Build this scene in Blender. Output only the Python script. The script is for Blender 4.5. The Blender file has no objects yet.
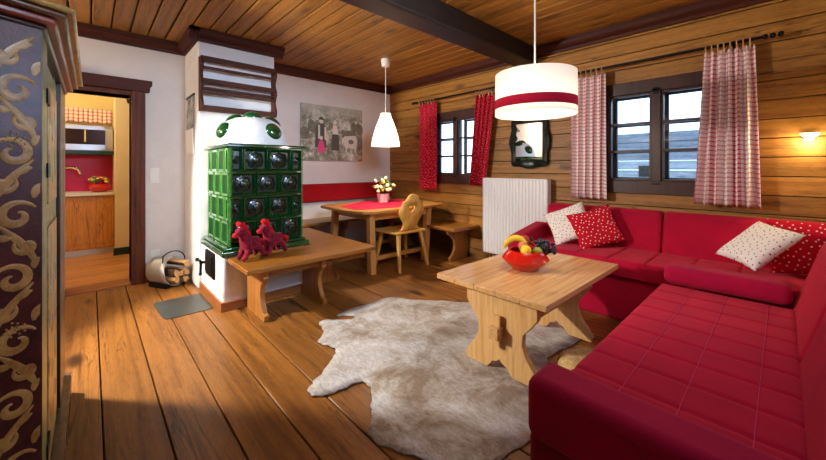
import bpy, bmesh, math, random
from mathutils import Vector, Matrix
rnd = random.Random(7)
SC = bpy.context.scene
COL = SC.collection
PI = math.pi
def S(c):  # srgb 0-255 -> linear
    return tuple(((v/255)/12.92 if v/255 <= .04045 else ((v/255+.055)/1.055)**2.4) for v in c)

# ------------------------------------------------------------------ materials
class NT:
    def __init__(s, name):
        s.m = bpy.data.materials.new(name); s.m.use_nodes = True
        s.t = s.m.node_tree; s.b = s.t.nodes['Principled BSDF']; s.out = s.t.nodes['Material Output']
    def n(s, typ, **kw):
        nd = s.t.nodes.new(typ)
        ins = kw.pop('ins', {})
        for k, v in kw.items(): setattr(nd, k, v)
        for k, v in ins.items():
            if hasattr(v, 'is_output') or isinstance(v, bpy.types.NodeSocket): s.t.links.new(v, nd.inputs[k])
            else: nd.inputs[k].default_value = v
        return nd
    def link(s, a, b): s.t.links.new(a, b)
    def math(s, op, a, b=None, c=None):
        nd = s.t.nodes.new('ShaderNodeMath'); nd.operation = op
        for i, v in enumerate((a, b, c)):
            if v is None: continue
            if isinstance(v, bpy.types.NodeSocket): s.link(v, nd.inputs[i])
            else: nd.inputs[i].default_value = v
        return nd.outputs[0]
    def mix(s, f, a, b, mode='MIX'):
        nd = s.t.nodes.new('ShaderNodeMix'); nd.data_type = 'RGBA'; nd.blend_type = mode
        for k, v in ((0, f), (6, a), (7, b)):
            if isinstance(v, bpy.types.NodeSocket): s.link(v, nd.inputs[k])
            else: nd.inputs[k].default_value = v if k == 0 else (tuple(v)+(1,))[:4]
        return nd.outputs[2]
    def ramp(s, f, stops, interp='LINEAR'):
        nd = s.t.nodes.new('ShaderNodeValToRGB'); nd.color_ramp.interpolation = interp
        e = nd.color_ramp.elements
        while len(e) < len(stops): e.new(.5)
        for el, (p, c) in zip(e, stops): el.position = p; el.color = (tuple(c)+(1,))[:4] if not isinstance(c, (int, float)) else (c, c, c, 1)
        s.link(f, nd.inputs[0]); return nd.outputs[0]
    def noise(s, vec, scale, detail=3, rough=.5, dist=0):
        nd = s.n('ShaderNodeTexNoise', ins={'Scale': scale, 'Detail': detail, 'Roughness': rough, 'Distortion': dist})
        if vec is not None: s.link(vec, nd.inputs['Vector'])
        return nd.outputs[0]
    def bump(s, h, strength=.3, dist=.01):
        nd = s.n('ShaderNodeBump', ins={'Strength': strength, 'Distance': dist, 'Height': h}); s.link(nd.outputs[0], s.b.inputs['Normal'])
    def obj(s): return s.n('ShaderNodeTexCoord').outputs['Object']
    def set(s, **kw):
        for k, v in kw.items():
            k = k.replace('_', ' ')
            sock = s.b.inputs[k]
            if isinstance(v, bpy.types.NodeSocket): s.link(v, sock)
            elif isinstance(v, (tuple, list)): sock.default_value = (tuple(v)+(1,))[:4]
            else: sock.default_value = v
        return s

def wood(name, dark, light, axis='X', scale=1., rough=.45, knots=.6, island=True, var=.35, bump=.15, spec=.4, fine=1.):
    t = NT(name); o = t.obj(); dark = S(dark); light = S(light)
    vec = o
    if island:
        ri = t.n('ShaderNodeNewGeometry').outputs['Random Per Island']
        off = t.n('ShaderNodeCombineXYZ', ins={0: t.math('MULTIPLY', ri, 37.), 1: t.math('MULTIPLY', ri, 91.), 2: t.math('MULTIPLY', ri, 53.)}).outputs[0]
        vec = t.n('ShaderNodeVectorMath', operation='ADD', ins={0: o, 1: off}).outputs[0]
    def mp(k):
        sc = [1., 1., 1.]; sc['XYZ'.index(axis)] = k
        return t.n('ShaderNodeMapping', ins={'Vector': vec, 'Scale': sc}).outputs[0]
    v1 = mp(.07); v2 = mp(.025); v3 = mp(.38)
    g1 = t.noise(v1, 15*scale, 6, .62, 1.)
    g2 = t.noise(v2, 120*scale, 4, .7, .3)
    rings = t.n('ShaderNodeTexWave', wave_type='RINGS', rings_direction=axis, ins={'Vector': mp(.06), 'Scale': 7*scale, 'Distortion': 7., 'Detail': 2., 'Detail Scale': 1.3}).outputs[0]
    f = t.math('ADD', t.math('MULTIPLY', g1, .62), t.math('ADD', t.math('MULTIPLY', g2, .3), t.math('MULTIPLY', rings, .1)))
    col = t.ramp(f, [(.28, dark), (.5, tuple(.4*a+.6*b for a, b in zip(dark, light))), (.74, light)])
    fl = t.noise(v2, 420*scale, 3, .8, .2); fd = t.noise(v3, 30*scale, 5, .75, 1.5)
    col = t.mix(1., col, t.ramp(fl, [(.36, 1-.28*fine), (.52, 1+.06*fine)]), 'MULTIPLY'); col = t.mix(1., col, t.ramp(fd, [(.3, 1-.26*fine), (.5, 1.), (.7, 1+.08*fine)]), 'MULTIPLY')
    rg = t.math('ABSOLUTE', t.math('SUBTRACT', t.noise(v1, 7*scale, 4, .6, 1.4), .5)); rm = t.ramp(t.noise(v3, 3, 2), [(.45, 0.), (.62, 1.)])
    col = t.mix(t.math('MULTIPLY', t.ramp(rg, [(.004, .75*fine), (.016, 0.)]), rm), col, tuple(c*.3 for c in dark))
    if knots:
        vo = t.n('ShaderNodeTexVoronoi', ins={'Vector': v3, 'Scale': 4.2*scale, 'Randomness': 1.}).outputs['Distance']
        k = t.ramp(vo, [(.06, 1.), (.11, .8), (.2, 0.)])
        col = t.mix(t.math('MULTIPLY', k, knots), col, tuple(c*.28 for c in dark))
    if island:
        col = t.mix(1., col, t.ramp(ri, [(0, 1-var), (1, 1+var*.45)]), 'MULTIPLY')
    t.set(Base_Color=col, Roughness=rough, Specular_IOR_Level=spec)
    if bump: t.bump(f, bump, .004)
    return t.m

def plain(name, c, rough=.5, metal=0, spec=.4, noise=0, nscale=20, bump=0, bscale=80, coat=0, sheen=0):
    t = NT(name); c = S(c)
    t.set(Base_Color=c, Roughness=rough, Metallic=metal, Specular_IOR_Level=spec)
    if coat: t.set(Coat_Weight=coat, Coat_Roughness=.06)
    if sheen: t.set(Sheen_Weight=sheen)
    if noise or bump:
        o = t.obj()
    if noise:
        f = t.noise(o, nscale, 4, .6)
        t.set(Base_Color=t.ramp(f, [(.3, tuple(v*(1-noise) for v in c)), (.7, tuple(min(1, v*(1+noise*.6)) for v in c))]))
    if bump: t.bump(t.noise(o, bscale, 3, .6), bump, .006)
    return t.m

def fabric(name, c, c2=None, weave=420, rough=.9, sheen=.22, var=.18):
    t = NT(name); o = t.obj(); c = S(c); c2 = S(c2) if c2 else tuple(v*(1-var) for v in c)
    n1 = t.noise(o, weave, 2, .7); n2 = t.noise(o, 5, 3, .5)
    f = t.math('ADD', t.math('MULTIPLY', n1, .6), t.math('MULTIPLY', n2, .4))
    t.set(Base_Color=t.ramp(f, [(.3, c2), (.65, c)]), Roughness=rough, Specular_IOR_Level=.15)
    t.b.inputs['Sheen Weight'].default_value = sheen
    t.b.inputs['Sheen Tint'].default_value = (tuple(min(1, v*1.4+.22) for v in c)+(1,))
    t.bump(n1, .25, .002)
    return t.m

def check_cloth(name, base, line, n=38., transl=.25):
    t = NT(name); uv = t.n('ShaderNodeTexCoord').outputs['UV']; base = S(base); line = S(line)
    sep = t.n('ShaderNodeSeparateXYZ', ins={0: uv})
    def st(ch, w):
        fr = t.math('FRACT', t.math('MULTIPLY', sep.outputs[ch], n)); return t.math('LESS_THAN', fr, w)
    f = t.math('ADD', t.math('MULTIPLY', st(0, .28), .5), t.math('MULTIPLY', st(1, .28), .5))
    col = t.mix(f, base, line)
    t.set(Base_Color=col, Roughness=.9, Specular_IOR_Level=.1)
    tr = t.n('ShaderNodeBsdfTranslucent', ins={'Color': col})
    mx = t.n('ShaderNodeMixShader', ins={0: transl}); t.link(t.b.outputs[0], mx.inputs[1]); t.link(tr.outputs[0], mx.inputs[2]); t.link(mx.outputs[0], t.out.inputs[0])
    return t.m

def dot_cloth(name, base, dots, scale=18., size=.16, stretch=1., var=.12):
    t = NT(name); uv = t.n('ShaderNodeTexCoord').outputs['UV']; base = S(base)
    mp = t.n('ShaderNodeMapping', ins={'Vector': uv, 'Scale': (scale, scale*stretch, 1), 'Rotation': (0, 0, .5)}).outputs[0]
    vo = t.n('ShaderNodeTexVoronoi', voronoi_dimensions='2D', ins={'Vector': mp, 'Scale': 1., 'Randomness': .55})
    inside = t.math('LESS_THAN', vo.outputs['Distance'], size)
    hue = t.n('ShaderNodeSeparateXYZ', ins={0: vo.outputs['Color']}).outputs[0]
    dc = t.ramp(hue, [(0., S(dots[0])), (1., S(dots[-1]))], 'LINEAR') if len(dots) > 1 else None
    if dc is None: col = t.mix(inside, base, S(dots[0]))
    else: col = t.mix(inside, base, t.ramp(hue, [(i/len(dots), S(d)) for i, d in enumerate(dots)], 'CONSTANT'))
    t.set(Base_Color=col, Roughness=.9, Specular_IOR_Level=.12)
    t.bump(t.noise(t.obj(), 380, 2), .2, .002)
    return t.m

def lampmat(name, c, e, strength, transl=.5):
    t = NT(name); t.set(Base_Color=S(c), Roughness=.7)
    t.b.inputs['Emission Color'].default_value = S(e)+(1,); t.b.inputs['Emission Strength'].default_value = strength
    if transl:
        tr = t.n('ShaderNodeBsdfTranslucent', ins={'Color': S(c)+(1,)})
        mx = t.n('ShaderNodeMixShader', ins={0: transl}); t.link(t.b.outputs[0], mx.inputs[1]); t.link(tr.outputs[0], mx.inputs[2]); t.link(mx.outputs[0], t.out.inputs[0])
    return t.m

def glassmat():
    t = NT('window_glass')
    tr = t.n('ShaderNodeBsdfTransparent', ins={'Color': (.93, .97, 1, 1)}); gl = t.n('ShaderNodeBsdfGlossy', ins={'Roughness': .02})
    fr = t.n('ShaderNodeFresnel', ins={'IOR': 1.45}); mx = t.n('ShaderNodeMixShader', ins={0: fr.outputs[0]})
    t.link(tr.outputs[0], mx.inputs[1]); t.link(gl.outputs[0], mx.inputs[2]); t.link(mx.outputs[0], t.out.inputs[0])
    return t.m

def plaster(name, c, b=.5, sc=5.):
    t = NT(name); o = t.obj(); c = S(c)
    n1 = t.noise(o, sc, 4, .55, .4); n2 = t.noise(o, 60, 3, .6)
    t.set(Base_Color=t.ramp(n1, [(.3, tuple(v*.93 for v in c)), (.7, c)]), Roughness=.9, Specular_IOR_Level=.15)
    t.bump(t.math('ADD', n1, t.math('MULTIPLY', n2, .12)), b, .03)
    return t.m

M = {}
M['floor'] = wood('floor_boards', (90, 50, 18), (174, 114, 50), 'Y', .9, .36, .95, var=.22, bump=.2, spec=.45)
M['kfloor'] = wood('kitchen_boards', (170, 104, 50), (226, 160, 92), 'X', 1, .35, .4, var=.15)
M['ceil'] = wood('ceiling_boards', (112, 68, 20), (182, 126, 50), 'Y', 1, .45, .7, var=.28)
M['log'] = wood('log_wall', (106, 64, 20), (188, 132, 56), 'Y', .9, .5, .9, var=.3)
M['gap'] = plain('board_gap', (28, 15, 8), .9)
M['darkwood'] = wood('dark_trim', (40, 16, 10), (88, 38, 22), 'X', 1, .55, 0, False, spec=.2)
M['darkwoodY'] = wood('dark_trim_y', (40, 16, 10), (88, 38, 22), 'Y', 1, .55, 0, False, spec=.2)
M['doorwood'] = wood('door_frame_wood', (58, 26, 12), (112, 58, 30), 'Z', 1, .55, 0, False, spec=.2)
M['beam'] = wood('beam_wood', (14, 10, 9), (42, 30, 26), 'X', 1, .5, 0, False, bump=.6)
M['winwood'] = wood('window_wood', (34, 18, 16), (74, 42, 36), 'Z', 1, .4, 0, False)
M['outwood'] = plain('outer_window_wood', (58, 50, 52), .5)
M['pineX'] = wood('pine_top', (204, 136, 74), (244, 200, 138), 'X', 1.1, .25, .5, True, .12, fine=.35)
M['pineZ'] = wood('pine_leg', (208, 144, 76), (246, 204, 138), 'Z', 1.2, .4, .5, True, .1, fine=.3)
M['bench'] = wood('bench_wood', (110, 62, 18), (178, 116, 44), 'X', 1.1, .32, .7, True, .15)
M['benchY'] = wood('bench_wood_y', (110, 62, 18), (178, 116, 44), 'Y', 1.1, .32, .7, True, .15)
M['benchZ'] = wood('bench_leg_wood', (132, 78, 32), (190, 128, 62), 'Z', 1.1, .4, .7, True, .15)
M['table'] = wood('table_wood', (164, 102, 42), (222, 158, 80), 'X', 1.1, .28, .5, True, .12, fine=.4)
M['tableZ'] = wood('table_leg_wood', (172, 108, 46), (226, 164, 86), 'Z', 1.1, .4, .5, True, .1, fine=.4)
M['chair'] = wood('chair_wood', (206, 136, 46), (244, 186, 90), 'Z', 1.3, .3, .2, True, .1, fine=.4)
M['rack'] = wood('rack_wood', (44, 20, 11), (86, 44, 24), 'X', 1, .6, 0, False, spec=.2)
M['skirt'] = wood('skirting_wood', (130, 72, 34), (176, 110, 60), 'X', 1, .4, 0, False)
M['plaster'] = plaster('wall_plaster', (226, 218, 208))
M['plaster2'] = plaster('chimney_plaster', (232, 230, 226), .8, 6.)
M['kwall'] = plaster('kitchen_plaster', (236, 214, 150), .2)
M['kcream'] = plaster('kitchen_cream', (240, 220, 176), .15)
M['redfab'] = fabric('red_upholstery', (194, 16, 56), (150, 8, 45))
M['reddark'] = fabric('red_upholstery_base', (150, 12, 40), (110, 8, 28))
M['redpad'] = fabric('red_pad', (172, 16, 24), (130, 10, 16))
M['bolsterfab'] = fabric('red_bolster', (182, 15, 64), (140, 8, 52))
M['check'] = check_cloth('red_check_curtain', (252, 242, 240), (200, 52, 76), 28., .1)
M['kcheck'] = check_cloth('kitchen_check', (252, 240, 226), (214, 50, 66), 9.)
M['reddot'] = dot_cloth('red_dotted_curtain', (176, 16, 44), [(230, 130, 138)], 36., .17)
M['cush_white'] = dot_cloth('white_cushion_print', (248, 244, 238), [(190, 40, 50), (110, 110, 80), (150, 50, 60)], 11., .14)
M['cush_red'] = dot_cloth('red_cushion_print', (196, 20, 44), [(250, 235, 230)], 10.5, .14)
M['runner'] = dot_cloth('red_tablecloth', (196, 32, 58), [(230, 110, 110)], 30., .2)
M['steel'] = plain('steel', (190, 190, 194), .28, 1)
M['mattsteel'] = plain('matt_steel', (196, 194, 190), .45, .8)
M['chrome'] = plain('chrome', (230, 230, 232), .1, 1)
M['iron'] = plain('black_iron', (22, 22, 24), .45, .6)
M['black'] = plain('black', (14, 14, 15), .35)
M['white'] = plain('white_enamel', (236, 238, 240), .35)
M['switch'] = plain('white_plastic', (236, 232, 220), .4)
M['green'] = plain('green_glaze', (12, 70, 30), .12, 0, .6, .45, 9, coat=.8)
M['greenlt'] = plain('light_green_glaze', (58, 122, 54), .15, 0, .6, .3, 12, coat=.8)
M['greendk'] = plain('dark_green_glaze', (4, 32, 18), .25, 0, .5, .4, 30, coat=.35)
M['mirrorframe'] = plain('dark_green_frame', (12, 30, 30), .25, 0, .5, .3, 12)
M['mirror'] = plain('mirror_glass', (235, 238, 238), .02, 1)
M['plate'] = plain('grey_plate', (84, 88, 84), .3, .5, .5, .15, 4)
M['bark'] = plain('bark', (84, 56, 36), .9, noise=.5, bump=.6, bscale=30)
M['endgrain'] = plain('split_wood', (206, 160, 100), .8, noise=.3, nscale=18, bump=.2)
M['bowlred'] = plain('red_glaze', (206, 30, 18), .16, coat=.6)
M['banana'] = plain('banana', (238, 204, 60), .5, noise=.15, nscale=14)
M['lemon'] = plain('lemon', (244, 204, 40), .45, bump=.2, bscale=120)
M['apple'] = plain('apple', (206, 52, 40), .3, noise=.4, nscale=16)
M['apple2'] = plain('green_apple', (166, 186, 70), .3, noise=.2, nscale=16)
M['peach'] = plain('peach', (226, 130, 90), .6, noise=.3, nscale=14)
M['grape'] = plain('grape', (30, 28, 48), .25, coat=.3)
M['leaf'] = plain('leaf', (92, 128, 56), .6, noise=.35, nscale=20)
M['stem'] = plain('stem', (80, 66, 34), .7)
M['petalw'] = plain('cream_petal', (246, 232, 176), .7)
M['petaly'] = plain('yellow_petal', (236, 200, 90), .7)
M['petalr'] = plain('red_petal', (206, 50, 44), .7)
M['potwhite'] = plain('pot_white', (240, 234, 220), .5)
M['snow'] = plain('snow', (238, 244, 252), .8)
M['barn'] = wood('barn_boards', (84, 84, 88), (138, 140, 146), 'Y', .6, .9, .3, True, .3)
M['kfront'] = wood('kitchen_front', (176, 104, 32), (212, 142, 56), 'Z', 1, .35, .2, False)
M['kred'] = plain('red_splashback', (206, 16, 72), .3)
M['teal'] = plain('dark_teal', (14, 52, 52), .5)
M['ktop'] = plain('worktop', (216, 208, 190), .4)
M['mwglass'] = plain('microwave_glass', (44, 26, 20), .12)
M['pouf'] = plain('fleece', (222, 186, 122), .95, noise=.35, nscale=60, bump=.8, bscale=140)
M['toyred'] = fabric('toy_red', (206, 30, 44), (90, 14, 30), 60)
M['toydark'] = fabric('toy_dark', (150, 26, 46), (56, 12, 28), 40)
M['toymane'] = fabric('toy_mane', (206, 18, 30), (150, 10, 20), 90)
M['glass'] = glassmat()
M['shade_small'] = lampmat('white_lamp_shade', (250, 244, 230), (255, 242, 218), 2.6, .55)
M['shade_big'] = lampmat('cream_drum_shade', (250, 244, 234), (255, 242, 224), .36, .4)
M['shade_band'] = fabric('drum_band', (176, 14, 42))
M['diffuser'] = lampmat('lamp_diffuser', (255, 250, 240), (255, 240, 214), 2.2, .4)
M['bulb'] = lampmat('wall_lamp_glow', (255, 244, 210), (255, 220, 140), 14, 0)
M['canvas'] = plain('canvas_edge', (196, 190, 170), .8)
M['brass'] = plain('brass_hook', (196, 160, 90), .4, .6)
M['ringwood'] = plain('curtain_ring', (200, 160, 110), .5)

def hide_mat():
    t = NT('cowhide'); o = t.obj()
    n = t.noise(o, 3.2, 6, .68, .5); f = t.noise(t.n('ShaderNodeMapping', ins={'Vector': o, 'Scale': (1, .35, 1)}).outputs[0], 70, 4, .75, .8)
    c = t.ramp(n, [(.38, S((150, 130, 108))), (.47, S((188, 178, 166))), (.56, S((214, 212, 210))), (.7, S((234, 236, 240)))])
    c = t.mix(t.math('MULTIPLY', t.ramp(f, [(.35, 1.), (.6, 0.)]), .45), c, S((104, 80, 58)))
    t.set(Base_Color=c, Roughness=.85, Specular_IOR_Level=.2); t.b.inputs['Sheen Weight'].default_value = .3
    t.bump(f, .7, .006); return t.m
M['hide'] = hide_mat()
def canvas_mat():
    t = NT('printed_meadow'); o = t.obj()
    n = t.noise(o, 5, 6, .7, .6); g = t.noise(o, 34, 4, .7)
    z = t.n('ShaderNodeSeparateXYZ', ins={0: o}).outputs[2]
    f = t.math('ADD', t.math('MULTIPLY', n, .7), t.math('MULTIPLY', g, .35))
    c = t.ramp(f, [(.32, S((40, 40, 32))), (.5, S((136, 133, 112))), (.66, S((232, 228, 210)))])
    sky = t.ramp(t.math('ADD', z, t.math('MULTIPLY', n, .12)), [(.66, 0.), (.84, 1.)])
    c = t.mix(t.math('MULTIPLY', sky, .75), c, S((186, 184, 164)))
    t.set(Base_Color=c, Roughness=.75); return t.m
M['meadow'] = canvas_mat()
M['ink'] = plain('print_dark', (88, 84, 72), .75); M['inkw'] = plain('print_pale', (222, 216, 200), .75, noise=.2, nscale=40); M['inkp'] = plain('print_pink', (226, 84, 130), .75); M['inkg'] = plain('print_grey', (128, 122, 102), .75, noise=.4, nscale=30)
def antique(name, c, c2, sc=14):
    t = NT(name); o = t.obj()
    f = t.noise(o, sc, 6, .7, .3); w = t.noise(o, 160, 3, .7)
    col = t.ramp(f, [(.35, S(c2)), (.6, S(c))])
    t.set(Base_Color=t.mix(t.math('MULTIPLY', t.ramp(w, [(.55, 0.), (.75, 1.)]), .3), col, tuple(min(1, v*2.4+.03) for v in S(c))), Roughness=.32, Specular_IOR_Level=.6, Coat_Weight=.6, Coat_Roughness=.22)
    t.bump(w, .35, .003); return t.m
M['wmaroon'] = antique('wardrobe_maroon', (92, 42, 42), (46, 18, 22)); M['wgreen'] = antique('wardrobe_green', (124, 156, 80), (74, 104, 54)); M['wochre'] = antique('wardrobe_ochre', (210, 178, 96), (150, 124, 62))
M['wgold'] = antique('wardrobe_gold', (218, 184, 110), (164, 126, 66)); M['wred'] = antique('wardrobe_red', (150, 64, 44), (100, 40, 30)); M['wdark'] = antique('wardrobe_dark_edge', (60, 44, 34), (30, 22, 18), 40)
M['wbrown'] = antique('wardrobe_brown', (112, 74, 44), (66, 42, 26))
def paper():
    t = NT('calendar_paper'); o = t.obj()
    z = t.n('ShaderNodeSeparateXYZ', ins={0: o}).outputs[2]
    n = t.noise(o, 9, 4, .7); pic = t.ramp(n, [(.4, S((90, 88, 84))), (.6, S((190, 186, 178)))])
    t.set(Base_Color=t.mix(t.ramp(z, [(.27, 0.), (.29, 1.)]), S((246, 242, 234)), pic), Roughness=.6); return t.m
M['paper'] = paper()

# ------------------------------------------------------------------ mesh builder
class MB:
    def __init__(s): s.v = []; s.f = []; s.mi = []; s.uv = {}
    def add(s, vs, fs, mi=0, uvs=None):
        b = len(s.v); s.v += [tuple(v) for v in vs]
        for k, f in enumerate(fs):
            s.f.append([b+i for i in f]); s.mi.append(mi)
            if uvs: s.uv[len(s.f)-1] = uvs[k]
        return s
    def box(s, x0, x1, y0, y1, z0, z1, mi=0):
        x0, x1 = sorted((x0, x1)); y0, y1 = sorted((y0, y1)); z0, z1 = sorted((z0, z1))
        vs = [(x, y, z) for z in (z0, z1) for y in (y0, y1) for x in (x0, x1)]
        return s.add(vs, [(0, 2, 3, 1), (4, 5, 7, 6), (0, 1, 5, 4), (2, 6, 7, 3), (0, 4, 6, 2), (1, 3, 7, 5)], mi)
    def obox(s, c, sz, R=None, mi=0):
        R = R or Matrix.Identity(3); c = Vector(c); h = [v/2 for v in sz]
        vs = [c+R@Vector((x*h[0], y*h[1], z*h[2])) for z in (-1, 1) for y in (-1, 1) for x in (-1, 1)]
        return s.add(vs, [(0, 2, 3, 1), (4, 5, 7, 6), (0, 1, 5, 4), (2, 6, 7, 3), (0, 4, 6, 2), (1, 3, 7, 5)], mi)
    def bar(s, a, b, w, d, up=(0, 0, 1), mi=0, w2=None, d2=None):
        a = Vector(a); b = Vector(b); t = (b-a).normalized(); u = t.cross(Vector(up))
        if u.length < 1e-4: u = t.cross(Vector((1, 0, 0)))
        u.normalize(); v = u.cross(t).normalized(); w2 = w2 or w; d2 = d2 or d
        vs = [a+u*x*w/2+v*y*d/2 for x, y in ((-1, -1), (1, -1), (1, 1), (-1, 1))]+[b+u*x*w2/2+v*y*d2/2 for x, y in ((-1, -1), (1, -1), (1, 1), (-1, 1))]
        return s.add(vs, [(3, 2, 1, 0), (4, 5, 6, 7), (0, 1, 5, 4), (1, 2, 6, 5), (2, 3, 7, 6), (3, 0, 4, 7)], mi)
    def prism(s, pts, plane, a0, a1, mi=0):
        def P(p, a): return {'xy': (p[0], p[1], a), 'xz': (p[0], a, p[1]), 'yz': (a, p[0], p[1])}[plane]
        n = len(pts); vs = [P(p, a0) for p in pts]+[P(p, a1) for p in pts]
        return s.add(vs, [tuple(range(n))[::-1], tuple(range(n, 2*n))]+[(i, (i+1) % n, n+(i+1) % n, n+i) for i in range(n)], mi)
    def lathe(s, prof, c=(0, 0, 0), n=24, mi=0, axis=None, cap=True):
        R = axis or Matrix.Identity(3); c = Vector(c); vs = []; m = len(prof)
        for r, z in prof:
            for k in range(n):
                a = 2*PI*k/n; vs.append(c+R@Vector((r*math.cos(a), r*math.sin(a), z)))
        fs = [(i*n+k, i*n+(k+1) % n, (i+1)*n+(k+1) % n, (i+1)*n+k) for i in range(m-1) for k in range(n)]
        if cap: fs += [tuple(range(n))[::-1], tuple(range((m-1)*n, m*n))]
        return s.add(vs, fs, mi)
    def tube(s, path, r, n=8, mi=0, closed=False):
        path = [Vector(p) for p in path]; m = len(path); rs = r if isinstance(r, (list, tuple)) else [r]*m
        vs = []; pu = None
        for i, p in enumerate(path):
            t = (path[(i+1) % m]-path[i-1]) if closed else (path[min(i+1, m-1)]-path[max(i-1, 0)])
            t.normalize()
            if pu is None:
                u = t.cross(Vector((0, 0, 1)))
                if u.length < .1: u = t.cross(Vector((1, 0, 0)))
            else: u = pu-t*pu.dot(t)
            u.normalize(); pu = u; v = t.cross(u)
            for k in range(n):
                a = 2*PI*k/n; vs.append(p+(u*math.cos(a)+v*math.sin(a))*rs[i])
        fs = [(i*n+k, i*n+(k+1) % n, ((i+1) % m)*n+(k+1) % n, ((i+1) % m)*n+k) for i in range(m if closed else m-1) for k in range(n)]
        if not closed: fs += [tuple(range(n))[::-1], tuple(range((m-1)*n, m*n))]
        return s.add(vs, fs, mi)
    def ell(s, c, r, R=None, nu=16, nv=10, mi=0, zmin=-1.):
        R = R or Matrix.Identity(3); c = Vector(c); r = (r, r, r) if isinstance(r, (int, float)) else r
        vs = []; a0 = math.asin(max(-1, zmin))
        if zmin <= -1: a0 = -PI/2+.02
        for j in range(nv+1):
            ph = a0+(PI/2-.02-a0)*j/nv
            for k in range(nu):
                a = 2*PI*k/nu; vs.append(c+R@Vector((r[0]*math.cos(ph)*math.cos(a), r[1]*math.cos(ph)*math.sin(a), r[2]*math.sin(ph))))
        fs = [(j*nu+k, j*nu+(k+1) % nu, (j+1)*nu+(k+1) % nu, (j+1)*nu+k) for j in range(nv) for k in range(nu)]
        fs += [tuple(range(nu))[::-1], tuple(range(nv*nu, nv*nu+nu))]
        return s.add(vs, fs, mi)
    def grid(s, fn, nu, nv, mi=0, uvs=(1., 1.)):
        vs = [fn(i/nu, j/nv) for j in range(nv+1) for i in range(nu+1)]; W = nu+1; fs = []; uv = []
        for j in range(nv):
            for i in range(nu):
                fs.append((j*W+i, j*W+i+1, (j+1)*W+i+1, (j+1)*W+i))
                uv.append([(a/nu*uvs[0], b/nv*uvs[1]) for a, b in ((i, j), (i+1, j), (i+1, j+1), (i, j+1))])
        return s.add(vs, fs, mi, uv)
    def build(s, name, mats, parent=None, bevel=0, seg=2, subsurf=0, solid=0, flat=False, ang=38, loc=None):
        if not isinstance(mats, (list, tuple)): mats = [mats]
        if parent is not None: base = Vector(ROOT[parent.name])
        elif loc is not None: base = Vector(loc)
        else:
            xs = [v[0] for v in s.v]; ys = [v[1] for v in s.v]; zs = [v[2] for v in s.v]
            base = Vector(((min(xs)+max(xs))/2, (min(ys)+max(ys))/2, min(zs)))
        me = bpy.data.meshes.new(name)
        me.from_pydata([tuple(Vector(v)-base) for v in s.v], [], s.f)
        for m in mats: me.materials.append(M[m] if isinstance(m, str) else m)
        for p, mi in zip(me.polygons, s.mi): p.material_index = mi
        if s.uv:
            ul = me.uv_layers.new(name='UVMap')
            for p in me.polygons:
                if p.index in s.uv:
                    for li, uv in zip(p.loop_indices, s.uv[p.index]): ul.data[li].uv = uv
        bm = bmesh.new(); bm.from_mesh(me); bmesh.ops.recalc_face_normals(bm, faces=bm.faces); bm.to_mesh(me); bm.free()
        if not flat:
            for p in me.polygons: p.use_smooth = True
            me.set_sharp_from_angle(angle=math.radians(ang))
        o = bpy.data.objects.new(name, me); COL.objects.link(o)
        if parent is not None: o.parent = parent; ROOT[o.name] = tuple(base)
        else: o.location = base; ROOT[o.name] = tuple(base)
        if solid:
            m = o.modifiers.new('s', 'SOLIDIFY'); m.thickness = solid; m.offset = 0
        if bevel:
            m = o.modifiers.new('b', 'BEVEL'); m.width = bevel; m.segments = seg; m.limit_method = 'ANGLE'; m.angle_limit = math.radians(40)
        if subsurf:
            m = o.modifiers.new('ss', 'SUBSURF'); m.levels = subsurf; m.render_levels = subsurf
        return o
ROOT = {}
def tag(o, label, cat, group=None):
    o['label'] = label; o['category'] = cat
    if group: o['group'] = group
    return o
def struct(o): o['kind'] = 'structure'; return o
def thing(name, label, cat, loc, group=None):
    o = bpy.data.objects.new(name, None); COL.objects.link(o); o.location = loc; o.empty_display_size = .1
    ROOT[o.name] = tuple(loc); return tag(o, label, cat, group)
def copy_tree(o, parent=None):
    c = o.copy(); COL.objects.link(c)
    if parent is not None: c.parent = parent
    for ch in list(o.children): copy_tree(ch, c)
    return c
def Rz(a): return Matrix.Rotation(a, 3, 'Z')
def basis(x, y, z): return Matrix((x, y, z)).transposed()
def toward(n):  # rotation whose local z points along n
    return Vector(n).to_track_quat('Z', 'Y').to_matrix()

XR, YB, ZC = 3.737, 4.58, 2.57
XL, YF, XA = -.75, -.36, -2.0

# ------------------------------------------------------------------ room shell
b = MB(); k = -4
b.box(XA-.2, XR+.3, YF-.1, YB+.3, -.08, -.03, 1)
xs = [.04+.2165*i for i in range(-10, 19)]
for x0 in xs:
    b.box(x0+.003, x0+.2135, YF-.05, YB-.001, -.04, 0)
struct(b.build('floor', ['floor', 'gap'], bevel=.003, seg=1))
b = MB(); b.box(XA-.2, XR+.3, YF-.1, YB+.3, ZC+.02, ZC+.06, 1)
for i in range(-15, 27):
    x0 = .003+.1425*i
    if x0 > XR: break
    b.box(max(XA-.1, x0+.005), min(XR+.05, x0+.1375), YF-.05, YB+.05, ZC, ZC+.025)
struct(b.build('ceiling', ['ceil', 'gap'], bevel=.008, seg=1))
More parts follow.
